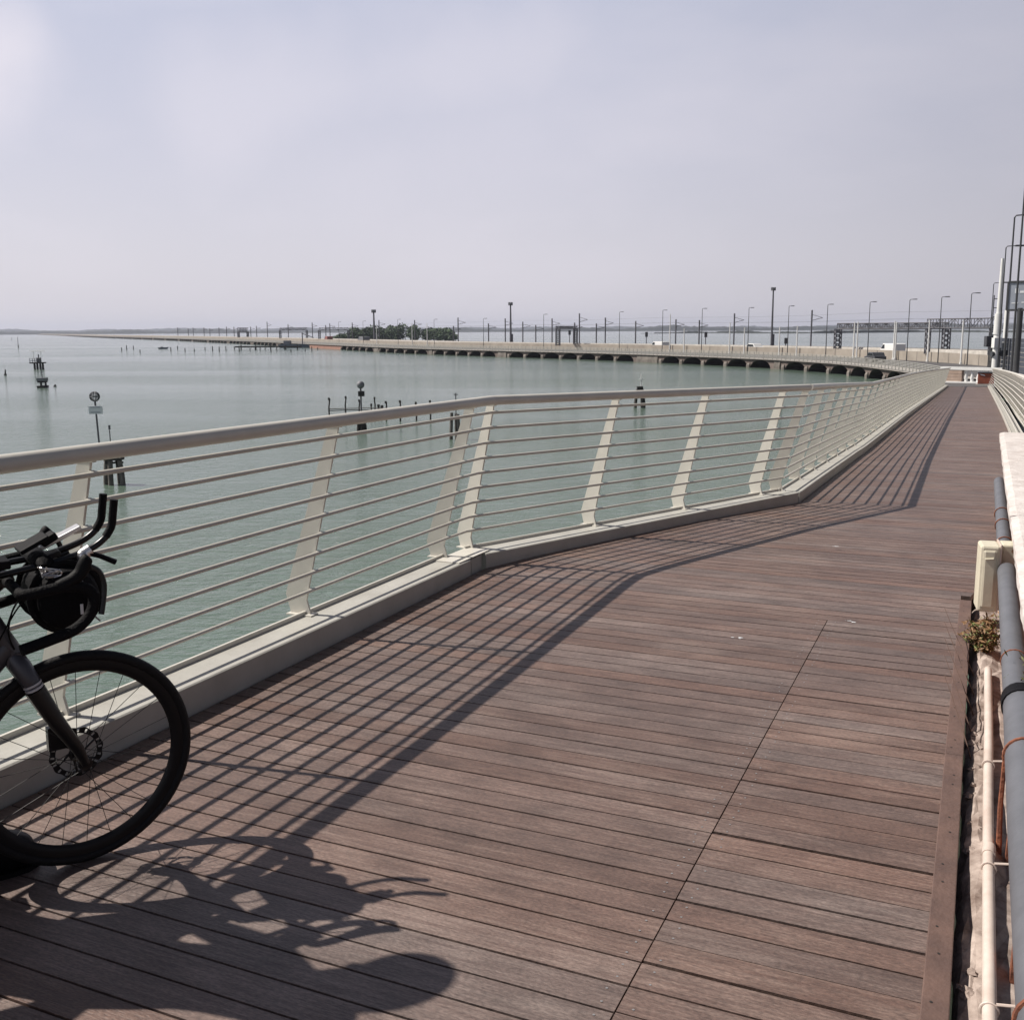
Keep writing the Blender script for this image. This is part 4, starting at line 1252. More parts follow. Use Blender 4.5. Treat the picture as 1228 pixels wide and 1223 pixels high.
# ---- railway catenary poles
darks = [(972, 372, 1), (879.7, 376, 1), (838, 384, 0), (810, 383, 0), (762, 385, 0), (725.7, 381, 0), (715, 388, 0), (694.7, 376, 0), (689, 387, 0), (662, 382, 0), (642.5, 390, 0), (627, 386, 0), (606, 382, 0), (586, 388, 0), (549.6, 381, 0), (544, 391, 0), (497.7, 384, 0), (455, 384, 0), (423, 387, 0), (396, 388, 0), (391, 390, 0), (375, 387, 0), (346, 389, 0), (321, 386, 0), (308, 391, 0), (301, 392, 0), (281, 392, 0), (272, 392, 0), (263, 393, 0), (252, 394, 0), (245, 393, 0), (232, 393, 0), (226, 394, 0), (213.5, 393, 0)]
for i, (xb, yt, fat) in enumerate(darks):
    c = find_c(xb, 24, -1.75); p = CWp(c, 24, -1.75); t = tang(c)
    root = thing('catenary_pole', '%s dark railway catenary pole from the right behind the causeway road' % ORD[i], 'pole', p, math.atan2(-t.x, t.y), 'catenary poles along the railway')
    h = top_h(xb + (xb - 614) * .004, yt, p); h = min(h, 12)
    w_ = .11 + .00022 * p.length
    b = MB(); b.box((0, 0, h / 2), (w_ * 1.5, w_ * 1.1, h)); b.build('mast', M['truss'], root)
    b = MB(); b.tube([(0, 0, h * .72), (2.4, 0, h * .80)], w_ * .35, 5); b.tube([(0, 0, h * .88), (2.4, 0, h * .80)], w_ * .25, 5); b.build('bracket', M['truss'], root)
# overhead wires
for j, (o_, z_) in enumerate(((26.2, 3.1), (26.2, 4.2), (31.0, 3.1))):
    b = MB(); pts = []; c = 120
    while c < 700:
        pts.append(CWp(c, o_, z_ - 0.25 * abs(math.sin(c / 60 * math.pi)))); c += 10
    b.tube(pts, .010, 4)
    tag(b.build('overhead_wire', M['pole_dark']), ['lower near overhead railway wire above the causeway', 'upper near overhead railway wire above the causeway', 'far overhead railway wire above the causeway'][j], 'wire')
# ---- tall floodlight masts
for i, (xb, xt, yt, lab) in enumerate([(925, 927, 346, 'tallest floodlight mast, right of centre on the causeway'), (612.5, 613.5, 364, 'floodlight mast at the centre of the causeway'), (449, 448, 373, 'floodlight mast in front of the wooded island')]):
    c = find_c(xb, 22.8, -1.75); p = CWp(c, 22.8, -1.75)
    h = top_h(xt, yt, p)
    root = thing('floodlight_mast', lab, 'floodlight', p, 0, 'floodlight masts on the causeway')
    sc_ = p.length / 190
    b = MB(); b.tube([(0, 0, 0), (0, 0, h)], [.21 * sc_, .12 * sc_], 8); b.build('mast', M['truss'], root, smooth='auto')
    b = MB(); b.tube([(.28 * math.cos(a) * sc_, .28 * math.sin(a) * sc_, h - .25) for a in [2 * math.pi * q / 12 for q in range(12)]], .09 * sc_, 6, closed=True)
    b.tube([(-.28 * sc_, 0, h - .25), (.28 * sc_, 0, h - .25)], .06, 5); b.tube([(0, -.28 * sc_, h - .25), (0, .28 * sc_, h - .25)], .06, 5); b.build('head_ring', M['truss'], root)
    for q in range(6):
        a = 2 * math.pi * q / 6
        lb = MB(); lb.box((.30 * math.cos(a) * sc_, .30 * math.sin(a) * sc_, h - .1), (.2 * sc_, .2 * sc_, .55 * sc_), a); lb.build('floodlight', M['galv'], root)
    b = MB(); b.box((.25 * sc_, 0, 1.2), (.35 * sc_, .5 * sc_, 2.4)); b.build('ladder_cage', M['truss'], root)
# ---- railway gantries (lattice portals)
def lattice_beam(mb, a, b, hh, ww, n, r):
    a, b = Vector(a), Vector(b); t = (b - a).normalized(); y = Vector((-t.y, t.x, 0)).normalized() * ww / 2; z = Vector((0, 0, hh))
    for sg in (-1, 1):
        mb.tube([a + y * sg, b + y * sg], r, 5); mb.tube([a + y * sg + z, b + y * sg + z], r, 5)
        for i in range(n):
            p, q = a.lerp(b, i / n), a.lerp(b, (i + 1) / n)
            if i % 2: mb.tube([p + y * sg, q + y * sg + z], r * .6, 4)
            else: mb.tube([p + y * sg + z, q + y * sg], r * .6, 4)
            mb.tube([p + y * sg, p + y * sg + z], r * .6, 4)
def lattice_leg(mb, p, h, w, n, r):
    p = Vector(p)
    cs_ = [Vector((sx * w / 2, sy * w / 2, 0)) for sx, sy in ((-1, -1), (1, -1), (1, 1), (-1, 1))]
    for q in cs_: mb.tube([p + q, p + q + Vector((0, 0, h))], r, 5)
    for i in range(n):
        z0, z1 = h * i / n, h * (i + 1) / n
        for j in range(4):
            u, v = cs_[j], cs_[(j + 1) % 4]
            if i % 2: u, v = v, u
            mb.tube([p + u + Vector((0, 0, z0)), p + v + Vector((0, 0, z1))], r * .6, 4)
def gantry(label, pa, pb, za, zb, ztop_h, lw, n, r):
    root = thing('railway_gantry', label, 'gantry', pa, 0, 'railway gantries')
    pa, pb = Vector(pa), Vector(pb)
    d_ = pb - pa
    for q in (Vector((0, 0, 0)), d_):
        b = MB(); lattice_leg(b, q, za - pa.z, lw, 9, r); b.build('leg', M['truss'], root)
    b = MB(); lattice_beam(b, Vector((0, 0, za - pa.z)), d_ + Vector((0, 0, za - pa.z)), ztop_h, lw, n, r); b.build('beam', M['truss'], root)
    return root
def rail_pt(xp, o_): return CWp(find_c(xp, o_, -1.75), o_, -1.75)
def dist_pt(xp, dist, z=-1.75):
    r_ = ray(xp, 400); k = dist / math.hypot(r_.x, r_.y)
    return Vector((r_.x * k, r_.y * k, z))
pa = dist_pt(1005, 182); pb = dist_pt(1135, 176)
za = up_at(1005, 394.5, pa)
gantry('long lattice railway gantry right of the floodlight mast', pa, pb, za, za, 0.85, .9, 22, .10)
pa = dist_pt(1113, 150); pb = dist_pt(1190, 142)
za = up_at(1113, 393.5, pa)
gantry('nearer lattice railway gantry beside the big white pole', pa, pb, za, za, 1.15, .5, 10, .075)
pa = dist_pt(669, 232); pb = dist_pt(690, 250)
gantry('small dark signal gantry at the centre of the causeway', pa, pb, up_at(669, 394, pa), 0, .45, .9, 6, .12)
pa = dist_pt(336, 540); pb = dist_pt(368, 545)
gantry('distant railway gantry left of the wooded island, farther of two', pa, pb, up_at(336, 396, pa), 0, 1.0, .8, 8, .12)
pa = dist_pt(383, 470); pb = dist_pt(418, 470)
gantry('distant railway gantry at the left end of the wooded island', pa, pb, up_at(383, 396, pa), 0, 1.0, .8, 8, .11)
pa = dist_pt(286, 640); pb = dist_pt(297, 655)
gantry('farthest small railway gantry near the left end of the causeway poles', pa, pb, up_at(286, 398, pa), 0, 2.2, .9, 6, .2)
# signal heads and small cabinets along the railway
for i, (xp, yb, lab) in enumerate([(683, 402, 'railway signal hanging left of the small signal gantry leg'), (775, 404, 'railway signal right of the centre of the causeway'), (846, 404, 'railway signal between two causeway lamps right of centre'), (942, 415, 'dark trackside signal box beside the tall mast')]):
    p = rail_pt(xp, 27); 
    root = thing('railway_signal', lab, 'signal', p, 0, 'railway signals')
    h = top_h(xp, yb - 5, p)
    b = MB(); b.tube([(0, 0, 0), (0, 0, h)], .1, 6); b.build('signal_post', M['truss'], root)
    b = MB(); b.box((0, -.15, h - .4), (.6, .25, 1.1)); b.build('signal_head', M['car_dark'], root)

# ---- vehicles
def vehicle(name, label, cat, p, turn, body, L, Wd, Ht, van=False, group=None):
    root = thing(name, label, cat, p, turn, group)
    b = MB()
    if van: prof = [(-L / 2, .35), (-L / 2, Ht * .96), (-L / 2 + .15, Ht), (L * .22, Ht), (L * .36, Ht * .60), (L / 2, Ht * .50), (L / 2, .35)]
    else: prof = [(-L / 2, .35), (-L / 2, Ht * .62), (-L * .38, Ht * .66), (-L * .26, Ht), (L * .10, Ht), (L * .24, Ht * .66), (L * .47, Ht * .56), (L / 2, .35)]
    k = len(prof)
    vs = [(x, -Wd / 2, z) for x, z in prof] + [(x, Wd / 2, z) for x, z in prof]
    b.add(vs, [tuple(range(k)), tuple(reversed(range(k, 2 * k)))] + [(i, (i + 1) % k, k + (i + 1) % k, k + i) for i in range(k)])
    b.build('body', M[body], root, bevel=.08)
    gl = MB()
    for sg in (-1, 1):
        y = sg * (Wd / 2 + .004)
        if van: q = [(L * .10, Ht * .62), (L * .10, Ht * .92), (L * .22, Ht * .92), (L * .33, Ht * .62)]
        else: q = [(-L * .33, Ht * .68), (-L * .24, Ht * .94), (L * .09, Ht * .94), (L * .20, Ht * .68)]
        gl.add([(x, y, z) for x, z in q], [(0, 1, 2, 3)])
    gl.build('side_windows', M['glass_dark'], root)
    for sx in (-L * .31, L * .31):
        for sg in (-1, 1):
            wb = MB(); wb.tube([(sx, sg * (Wd / 2 - .2), .32), (sx, sg * (Wd / 2 + .01), .32)], .32, 14); wb.build('wheel', M['black_rub'], root)
    return root
def road_at(xp, o_, z): 
    c = find_c(xp, o_, z); t = tang(c)
    return CWp(c, o_, z), math.atan2(t.y, t.x)
p, a = road_at(1069, 15.5, -2.6); vehicle('van', 'white delivery van on the far carriageway of the causeway', 'van', p, a, 'white_paint', 4.2, 1.9, 2.0, True)
p, a = road_at(1049, 4.2, -2.75); vehicle('car', 'dark car in front of the tan barrier on the causeway', 'car', p, a, 'car_dark', 3.6, 1.6, 1.3, False, 'cars on the causeway')
p, a = road_at(903, 15.5, -2.6); vehicle('car', 'white car behind the barrier left of the tall mast', 'car', p, a, 'white_paint', 4.3, 1.8, 1.6, False, 'cars on the causeway')
p, a = road_at(791, 16, -2.6); vehicle('van', 'small white work van behind the barrier right of the centre', 'van', p, a, 'white_paint', 4.4, 1.9, 1.75, True, 'cars on the causeway')
p, a = road_at(436, 15, -2.6); vehicle('truck', 'grey truck on the causeway in front of the wooded island', 'truck', p, a, 'galv', 7.5, 2.5, 2.3, True)
p, a = road_at(394, 15, -2.6); vehicle('truck', 'red truck on the causeway at the left end of the island', 'truck', p, a, 'red_paint', 5.5, 2.3, 2.2, True)

# ------------------------------------------------------------------ right end of the boardwalk
EZ = -2.15
lp = MB(); lp.add([W(72.6, -2.3, -2.06), W(72.6, 1.2, -2.06), W(84, 2.2, EZ - .1), W(84, -4.0, EZ - .1)], [(0, 1, 2, 3)])
lp.add([W(84, -4, EZ - .1), W(84, 14, EZ - .1), W(96, 14, -2.72), W(96, -3, -2.72)], [(0, 1, 2, 3)])
tag(lp.build('pavement', M['asphalt']), 'grey landing where the boardwalk meets the old bridge', kind='structure')
# orange-brown board
p0 = W(75.5, -.30, -2.12); 
ob = thing('orange_board', 'rusty orange barrier box at the far end of the boardwalk', 'barrier', W(75.6, .2, -2.12), -AX)
b = MB(); b.box((0, .3, .45), (1.0, .6, .70)); b.build('box_panel', M['orange'], ob, bevel=.03)
b = MB(); b.box((0, .3, .84), (1.06, .7, .08)); b.build('box_lid', M['car_dark'], ob)
b = MB(); b.add([(-.42, -.005, .76), (-.12, -.005, .70), (-.05, -.005, .62), (-.30, -.005, .67)], [(0, 1, 2, 3)]); b.build('white_flap', M['sign_white'], ob)
b = MB(); b.box((0, .3, .05), (1.2, .62, .1)); b.build('box_feet', M['stone2'], ob)
# stone balustrade
bl = thing('stone_balustrade', 'white stone balustrade with a brick pier at the far end of the boardwalk', 'balustrade', W(80.6, -2.3, -2.2), -AX - R(24))
b = MB(); b.box((1.75, 0, 1.02), (4.4, .42, .20)); b.build('coping', M['pole_white'], bl)
b = MB(); b.box((1.9, 0, .06), (4.1, .5, .12)); b.build('plinth', M['pole_white'], bl)
for q in range(6):
    b = MB(); x = 1.35 + q * .42
    b.tube([(x, 0, .12), (x, 0, .2), (x, 0, .35), (x, 0, .6), (x, 0, .85), (x, 0, .92)], [.11, .09, .13, .08, .075, .10], 10); b.build('baluster', M['pole_white'], bl, smooth='auto')
b = MB(); b.box((.45, 0, .52), (1.3, .36, .80))
for k in range(3): b.box((.45, -.185, .25 + .22 * k), (1.3, .02, .05))
b.build('brick_pier', M['brick_tan'], bl)
# big white mast and posts on the right edge
wm_ = dist_pt(1196, 88, -2.3)
bw = thing('white_mast', 'big stepped white steel mast at the right edge', 'mast', wm_)
h = top_h(1197 + 6, 310, wm_)
b = MB(); b.tube([(0, 0, 0), (0, 0, h * .38)], [.26, .25], 14); b.tube([(0, 0, h * .38), (0, 0, h * .55)], [.30, .27], 14); b.tube([(0, 0, h * .55), (0, 0, h)], [.17, .11], 12); b.build('shaft', M['pole_white'], bw, smooth='auto')
b = MB(); b.box((-.05, -.1, h * .31), (.55, .5, .75)); b.build('mast_cabinet', M['pole_white'], bw)
b = MB(); b.tube([(-.35, 0, h * .215), (.9, 0, h * .225)], .22, 10); b.build('dark_collar', M['car_dark'], bw)
p2 = dist_pt(1206, 93, -2.3)
o = thing('white_mast', 'shorter plain white post behind the big white mast', 'mast', p2)
b = MB(); hh = top_h(1209, 372, p2); b.tube([(0, 0, 0), (0, 0, hh)], [.2, .19], 12); b.build('shaft', M['pole_white'], o, smooth='auto')
b = MB(); b.tube([(-.3, 0, hh * .46), (.45, 0, hh * .47)], .3, 10); b.build('dark_collar', M['car_dark'], o)
for (xb, xt, yt, dist, lab, r_) in [(1206.5, 1217, 258, 66, 'second tallest dark lamp post at the right edge', .10), (1199, 1207, 295, 80, 'dark lamp post just right of the white mast top', .085), (1187.5, 1192.5, 339, 104, 'dark lamp post just left of the big white mast', .08), (1216, 1229.5, 210, 54, 'tallest dark lamp post cut by the right frame edge', .085)]:
    p = dist_pt(xb, dist, -2.2)
    h = top_h(xt, yt, p)
    lamp_post('lamp_post', lab, p, h, -R(8), 'dark lamp posts at the right edge', 'pole_dark', 1.1 * dist / 80, r_ * .72)
# ladder-like rack between
p = dist_pt(1193, 98, -2.3)
o = thing('service_ladder', 'slim dark service ladder left of the white mast', 'ladder', p, -R(20))
h = top_h(1197, 354, p)
b = MB(); b.tube([(-.25, 0, 0), (-.25, 0, h)], .05, 6); b.build('stile', M['pole_dark'], o)
b = MB(); b.tube([(.25, 0, 0), (.25, 0, h)], .05, 6); b.build('stile', M['pole_dark'], o)
b = MB()
for q in range(9): b.tube([(-.25, 0, h - .3 - q * .75), (.25, 0, h - .3 - q * .75)], .035, 5)
b.build('rungs', M['pole_dark'], o)
# grey sign panel on its mast
p = dist_pt(1221.5, 57, -2.2)
o = thing('sign_gantry', 'grey road sign panel with white marks on a dark post at the right edge', 'sign', p, -R(38))
zt = up_at(1224, 338, p) - p.z; zb = up_at(1224, 372, p) - p.z
b = MB(); b.tube([(0, 0, 0), (0, 0, zb + .1)], .14, 12); b.build('sign_post', M['pole_dark'], o, smooth='auto')
b = MB(); b.box((.65, -.02, (zt + zb) / 2), (2.5, .12, zt - zb)); b.build('panel', M['sign_grey'], o, bevel=.05)
b = MB()
for (x0, x1, z0, z1) in ((-.60, 1.9, .0, .06), (-.60, 1.9, 1, 1.06)):
    b.box(((x0 + x1) / 2, -.02, zb + (zt - zb) * z0), (x1 - x0, .2, .09))
b.box((-.60, -.02, (zt + zb) / 2), (.09, .2, zt - zb)); b.build('panel_frame', M['pole_dark'], o)
b = MB()
for q, (x, z, w_, h_) in enumerate([(-.2, .68, .16, .22), (.05, .64, .22, .10), (.3, .70, .16, .24), (-.25, .25, .3, .05), (.15, .27, .22, .05), (.6, .3, .4, .3)]):
    b.box((x, -.085, zb + (zt - zb) * z), (w_, .012, h_))
b.build('panel_marks', M['sign_white'], o)
# navy slatted screen
p = dist_pt(1201, 90, -2.3); q = dist_pt(1236, 82, -2.3)
o = thing('dark_screen', 'dark blue grey screen fence behind the right railing', 'fence', p, math.atan2(q.y - p.y, q.x - p.x))
L_ = (q - p).length
hs = top_h(1205, 406, p)
b = MB()
for k in range(9): b.box((L_ / 2, .1, .15 + hs * (k + .5) / 9.3), (L_, .06, hs / 9.3 - .03))
b.build('screen_panel', M['navy'], o)
for k in range(4):
    b = MB(); b.box((L_ * k / 3, 0, hs / 2), (.1, .1, hs)); b.build('screen_post', M['galv'], o)
p = dist_pt(1192, 89, -2.3)
o = thing('control_cabinet', 'dark control box mounted left of the white mast', 'cabinet', p)
h1_, h0_ = top_h(1192, 403, p), top_h(1192, 416, p)
b = MB(); b.box((0, .3, (h0_ + h1_) / 2), (1.0, .5, h1_ - h0_)); b.build('cabinet_body', M['car_dark'], o, bevel=.04)
b = MB(); b.tube([(.1, .3, 0), (.1, .3, h0_)], .09, 8); b.build('cabinet_post', M['pole_dark'], o)

# ------------------------------------------------------------------ wooded island and lagoon marks
isl = dist_pt(476, 600, WATER)
b = MB(); n = 40; vs = [(isl.x, isl.y, WATER + .9)]
for i in range(n):
    a = 2 * math.pi * i / n
    vs.append((isl.x + 36 * math.cos(a) + 7 * math.sin(a), isl.y + 22 * math.sin(a), WATER - .3))
b.add(vs, [(0, 1 + i, 1 + (i + 1) % n) for i in range(n)])
tag(b.build('island_ground', M['mud']), 'low island under the distant wood', kind='structure')
gv = MB(); rg = random.Random(4)
blobs = []
for i in range(46):
    t = rg.uniform(-1, 1)
    x = isl.x + 33 * t + rg.uniform(-2, 2)
    y = isl.y + rg.uniform(-14, 10)
    ht = (8.3 - 3.0 * abs(t) ** 3 + rg.uniform(-1.6, 1.2)) * (1.0 if t > -.75 else .75)
    blobs.append((x, y, ht))
blobs += [(isl.x + 3.5, isl.y, 10.4), (isl.x - 15, isl.y, 9.3), (isl.x + 1.0, isl.y + 2, 9.5)]
for (x, y, ht) in blobs:
    gv.tube([(x, y, WATER), (x, y, WATER + ht * .6)], [.25, .1], 5)
    for k in range(260):
        a = rg.uniform(0, 2 * math.pi); e = math.acos(rg.uniform(-1, 1)); rr_ = rg.uniform(.45, 1) ** .6
        q = Vector((x + 3.6 * rr_ * math.sin(e) * math.cos(a), y + 3.6 * rr_ * math.sin(e) * math.sin(a), WATER + ht * .54 + ht * .48 * rr_ * math.cos(e)))
        u = Vector((rg.gauss(0, 1), rg.gauss(0, 1), rg.gauss(0, 1))).normalized(); v = u.orthogonal().normalized(); sz = rg.uniform(.35, .75)
        gv.add([q - u * sz, q + v * sz * .7, q + u * sz, q - v * sz * .7], [(0, 1, 2, 3)])
tag(gv.build('island_wood', M['foliage_far']), 'dense dark green wood on the island behind the causeway', 'wood', kind='stuff')

def water_pt(x, y): return gz(x, y, WATER)
def piles(root, spots, h, r, lean, m='pile_dark'):
    for (dx, dy) in spots:
        b = MB()
        top = Vector((dx * (1 - lean), dy * (1 - lean), h * random.uniform(.94, 1.03)))
        b.tube([(dx, dy, -1.0), (dx * (1 - lean * .4), dy * (1 - lean * .4), h * .4), top], [r * 1.12, r, r * .9], 9)
        b.build('pile', M[m], root, smooth='auto')
# near channel mark with sign and ball top
p = water_pt(138, 581)
cmk = thing('channel_marker', 'channel marker with ball top and white sign plate on dark timber piles', 'channel marker', p)
k = p.length / 1250.0                      # metres per photo pixel there
HC = up_at(132, 549, p) - p.z
kk = k / .03
piles(cmk, [(-.38, 0), (-.10, -.2), (.16, .2), (.38, -.1)], HC, .105, .3, 'pile_grey')
b = MB(); b.box((.03, 0, HC - .04), (.66, .5, .10)); b.tube([(-.3, -.1, HC - .2), (.36, .1, HC - .2)], .04, 6); b.build('pile_cap', M['pile_dark'], cmk)
x0 = (125 - 138) * k
ztop = up_at(123, 474, p) - p.z
b = MB(); b.tube([(x0, -.1, HC - .1), (x0 - .06, -.1, ztop - .2)], .038, 8); b.build('sign_pole', M['truss'], cmk, smooth='auto')
zs = up_at(124, 491.5, p) - p.z
b = MB(); b.box((x0 - .03, -.17, zs), (15 * k, .05, 8.6 * k)); b.build('sign_plate', M['sign_white'], cmk)
b = MB()
for q in range(2): b.box((x0 - .03, -.20, zs - .09 + .2 * q), (11 * k, .01, .035))
b.build('sign_lines', M['sign_grey'], cmk)
b = MB()
for q in range(6):
    a = math.pi * q / 6
    b.tube([(x0 - .06 + .19 * math.cos(t) * math.cos(a), -.1 + .19 * math.cos(t) * math.sin(a), ztop - .05 + .19 * math.sin(t)) for t in [2 * math.pi * v / 16 for v in range(16)]], .016, 5, closed=True)
b.tube([(x0 - .06 + .19 * math.cos(t), -.1 + .19 * math.sin(t), ztop - .05) for t in [2 * math.pi * v / 16 for v in range(16)]], .016, 5, closed=True)
b.build('ball_topmark', M['truss'], cmk)
x1 = (135 - 138) * k; z1 = up_at(135, 510, p) - p.z
b = MB(); b.tube([(x1, .1, HC - .1), (x1, .1, z1 - .2)], .022, 6); b.tube([(x1, .1, z1 - .18), (x1, .1, z1)], .045, 8); b.build('marker_lamp', M['truss'], cmk, smooth='auto')
# ball beacon beyond the rail with stake corral
p = water_pt(434, 517)
bk = thing('channel_marker', 'dark channel marker with solid ball and small box sign', 'channel marker', p)
k = p.length / 1250.0
HC = up_at(434, 509, p) - p.z
piles(bk, [(-.2, 0), (.18, .12), (.06, -.18)], HC, .12, .1)
b = MB(); b.box((0, 0, HC), (9.5 * k, .5, 3 * k)); b.build('pile_cap', M['pile_dark'], bk)
zt = up_at(433, 461.5, p) - p.z
b = MB(); b.tube([(0, 0, HC), (0, 0, zt - .1)], 1.0 * k, 8); b.build('sign_pole', M['truss'], bk, smooth='auto')
b = MB(); b.sphere((0, 0, zt), 4.6 * k, 14, 9); b.build('ball_topmark', M['galv'], bk, smooth=True)
zs = up_at(434, 472, p) - p.z
b = MB(); b.box((.05, -.12, zs), (7 * k, .25, 6 * k)); b.build('sign_box', M['pile_dark'], bk)
# corral of stakes
stk = [(395, 499, 478), (415, 496, 476), (431, 497, 480), (445.5, 494, 485), (449.5, 493.5, 477), (454, 492, 486), (458, 492, 487), (463, 505, 482), (480, 505, 481), (499, 504.5, 483), (516, 504, 481)]
lab = ['leftmost stake of the fish corral', 'second stake of the corral from the left, hooked top', 'corral stake just left of the ball marker', 'short stake just right of the ball marker', 'taller thin stake right of the ball marker', 'stubby thick stake in the middle of the corral', 'stubby stake beside its thicker twin in the corral', 'front stake standing clear right of the stubby pair', 'fourth stake from the right end of the corral', 'second stake from the right end of the corral', 'last stake at the right end of the corral']
lab[8] = 'third stake from the right end of the corral'
P_ = []
for i, (x, yb, yt) in enumerate(stk):
    p = water_pt(x, yb); h = up_at(x, yt, p) - p.z
    P_.append(p)
    b = MB(); r_ = .055 if i not in (5, 6) else .085
    b.tube([(0, 0, -.8), (random.uniform(-.05, .05), 0, h * .5), (random.uniform(-.08, .08), 0, h)], [r_ * 1.1, r_, r_ * .85], 8)
    b.tube([(0, 0, h - .12), (0, 0, h + .06)], r_ * 1.25, 8)
    o = b.build('wooden_stake', M['pile_dark'], smooth='auto'); o.location = p
    tag(o, lab[i] + ', in the lagoon', 'stake', 'stakes of the fish corral')
for j, (i0, i1, f0, yy) in enumerate(((0, 9, .45, 'upper'), (0, 4, .30, 'lower'))):
    b = MB(); a, c = P_[i0], P_[i1 - 1]
    b.tube([Vector((a.x, a.y, up_at(395, 492.5 - 2 * (1 - j), a))), Vector(((a.x + c.x) / 2, (a.y + c.y) / 2, up_at(432, 491.5 - 2 * (1 - j), (a + c) / 2))), Vector((c.x, c.y, up_at(480, 491.5 - 1.5 * (1 - j), c)))], .035, 6)
    tag(b.build('corral_rail', M['pile_dark']), '%s wooden rail tied along the fish corral stakes' % yy, 'rail')
# tripod of piles
p = water_pt(546, 527)
o = thing('pile_cluster', 'three leaning timber piles with a thin cross-topped rod, right of the corral', 'mooring piles', p)
k = p.length / 1250.0
HC = up_at(546, 495, p) - p.z
piles(o, [(-5.5 * k, 0), (1.5 * k, .2), (5 * k, -.1)], HC, 2.1 * k, .3, 'pile_grey')
z1 = up_at(548, 471, p) - p.z
b = MB(); b.tube([(.06, 0, HC - .3), (.06, 0, z1)], .7 * k, 6); b.tube([(.06 - 2.5 * k, 0, z1 - .1), (.06 + 2.5 * k, 0, z1 - .1)], .6 * k, 6); b.build('marker_rod', M['truss'], o)
# pile pair seen through the middle railing, and the single right one
p = water_pt(767, 489)
o = thing('pile_cluster', 'dark pile pair with white rod and lamp behind the middle railing', 'mooring piles', p)
k = p.length / 1250.0
z0 = up_at(767, 466, p) - p.z
piles(o, [(-6 * k, 0), (4 * k, .2), (6 * k, -.1)], z0, 1.9 * k, .6); z1 = up_at(768, 449, p) - p.z
b = MB(); b.box((0, 0, z0), (7 * k, .4, 5 * k)); b.build('pile_cap', M['pile_dark'], o)
b = MB(); b.tube([(.1, 0, z0), (.1, 0, z1)], .6 * k, 6); b.tube([(.1 - 3 * k, 0, z1 - 6 * k), (.1 + 3 * k, 0, z1 - 6 * k)], .5 * k, 6); b.build('marker_rod', M['pole_white'], o)
p = water_pt(936, 488)
o = thing('pile_cluster', 'single dark pile seen through the railing near the bend', 'mooring piles', p)
k = p.length / 1250.0
piles(o, [(0, 0), (1.0 * k, .15)], up_at(936, 477, p) - p.z, 1.7 * k, .1)
z1 = up_at(936.5, 467, p) - p.z
b = MB(); b.tube([(0, 0, up_at(936, 478, p) - p.z), (0, 0, z1)], .6 * k, 6); b.build('marker_rod', M['truss'], o)
# beacon pair at the far left
p = water_pt(51.5, 465)
k = p.length / 1250.0
o = thing('channel_beacon', 'squat dark beacon on piles with a thin upright rod, far left', 'beacon', p)
piles(o, [(-2.6 * k, .2), (2.6 * k, .2), (0, -.4)], 6 * k, 1.1 * k, .05)
b = MB(); b.box((0, 0, 1.2 * k), (7 * k, 1.4, 2.2 * k)); b.build('fender', M['pile_dark'], o)
b = MB(); b.box((0, 0, 6.6 * k), (6 * k, 1.2, 2 * k)); b.build('platform', M['pile_dark'], o)
b = MB(); b.box((0, 0, 9.0 * k), (7.6 * k, 1.2, 3.6 * k)); b.build('lantern_box', M['galv'], o)
b = MB(); b.tube([(0, 0, 10 * k), (0, 0, 22.5 * k)], .45 * k, 6); b.build('marker_rod', M['truss'], o)
p = water_pt(46, 443)
k = p.length / 1250.0
o = thing('channel_beacon', 'larger railed platform beacon on dark piles, far left', 'beacon', p)
piles(o, [(-4.6 * k, .3), (-1.6 * k, .3), (1.6 * k, .3), (4.4 * k, .3)], 7 * k, 1.15 * k, .0)
b = MB(); b.box((0, 0, 7 * k), (12 * k, 2.2, 1.2 * k)); b.build('platform', M['pile_dark'], o)
b = MB()
for x in (-5.5, -2.8, 0, 2.8, 5.5): b.tube([(x * k, -1, 7 * k), (x * k, -1, 12 * k)], .35 * k, 5)
for z in (9.5, 12): b.tube([(-5.5 * k, -1, z * k), (5.5 * k, -1, z * k)], .3 * k, 5)
b.build('guard_rail', M['galv'], o)
b = MB(); b.box((1.2 * k, 0, 10 * k), (3 * k, .8, 5 * k)); b.tube([(1.2 * k, 0, 12 * k), (1.2 * k, 0, 16 * k)], .6 * k, 6); b.build('lantern', M['truss'], o)
b = MB(); b.tube([(-7 * k, 0, 19.5 * k), (8.5 * k, 0, 19.5 * k)], .4 * k, 6); b.tube([(4 * k, 0, 8 * k), (4 * k, 0, 19.5 * k)], .25 * k, 6); b.tube([(-4 * k, 0, 8 * k), (-4 * k, 0, 19.5 * k)], .25 * k, 6); b.build('cross_bar', M['pole_white'], o)
for (x, yb, yt, lab_) in [(22, 417, 404, 'tall thin stake at the far left of the lagoon'), (6.5, 450, 443, 'short stake nearest the left frame edge'), (14, 408, 404, 'tiny far stake near the left frame edge'), (66, 463.5, 461, 'stub of a pile beside the squat beacon')]:
    p = water_pt(x, yb); h = up_at(x, yt, p) - p.z
    b = MB(); b.tube([(0, 0, -.8), (0, 0, h * .3), (.05, 0, h)], [.13, .11, .07], 7); b.tube([(0, 0, -.4), (0, 0, h * .22)], .2, 7)
    o = b.build('lagoon_stake', M['pile_dark'], smooth='auto'); o.location = p
    tag(o, lab_, 'stake', 'single stakes in the lagoon')
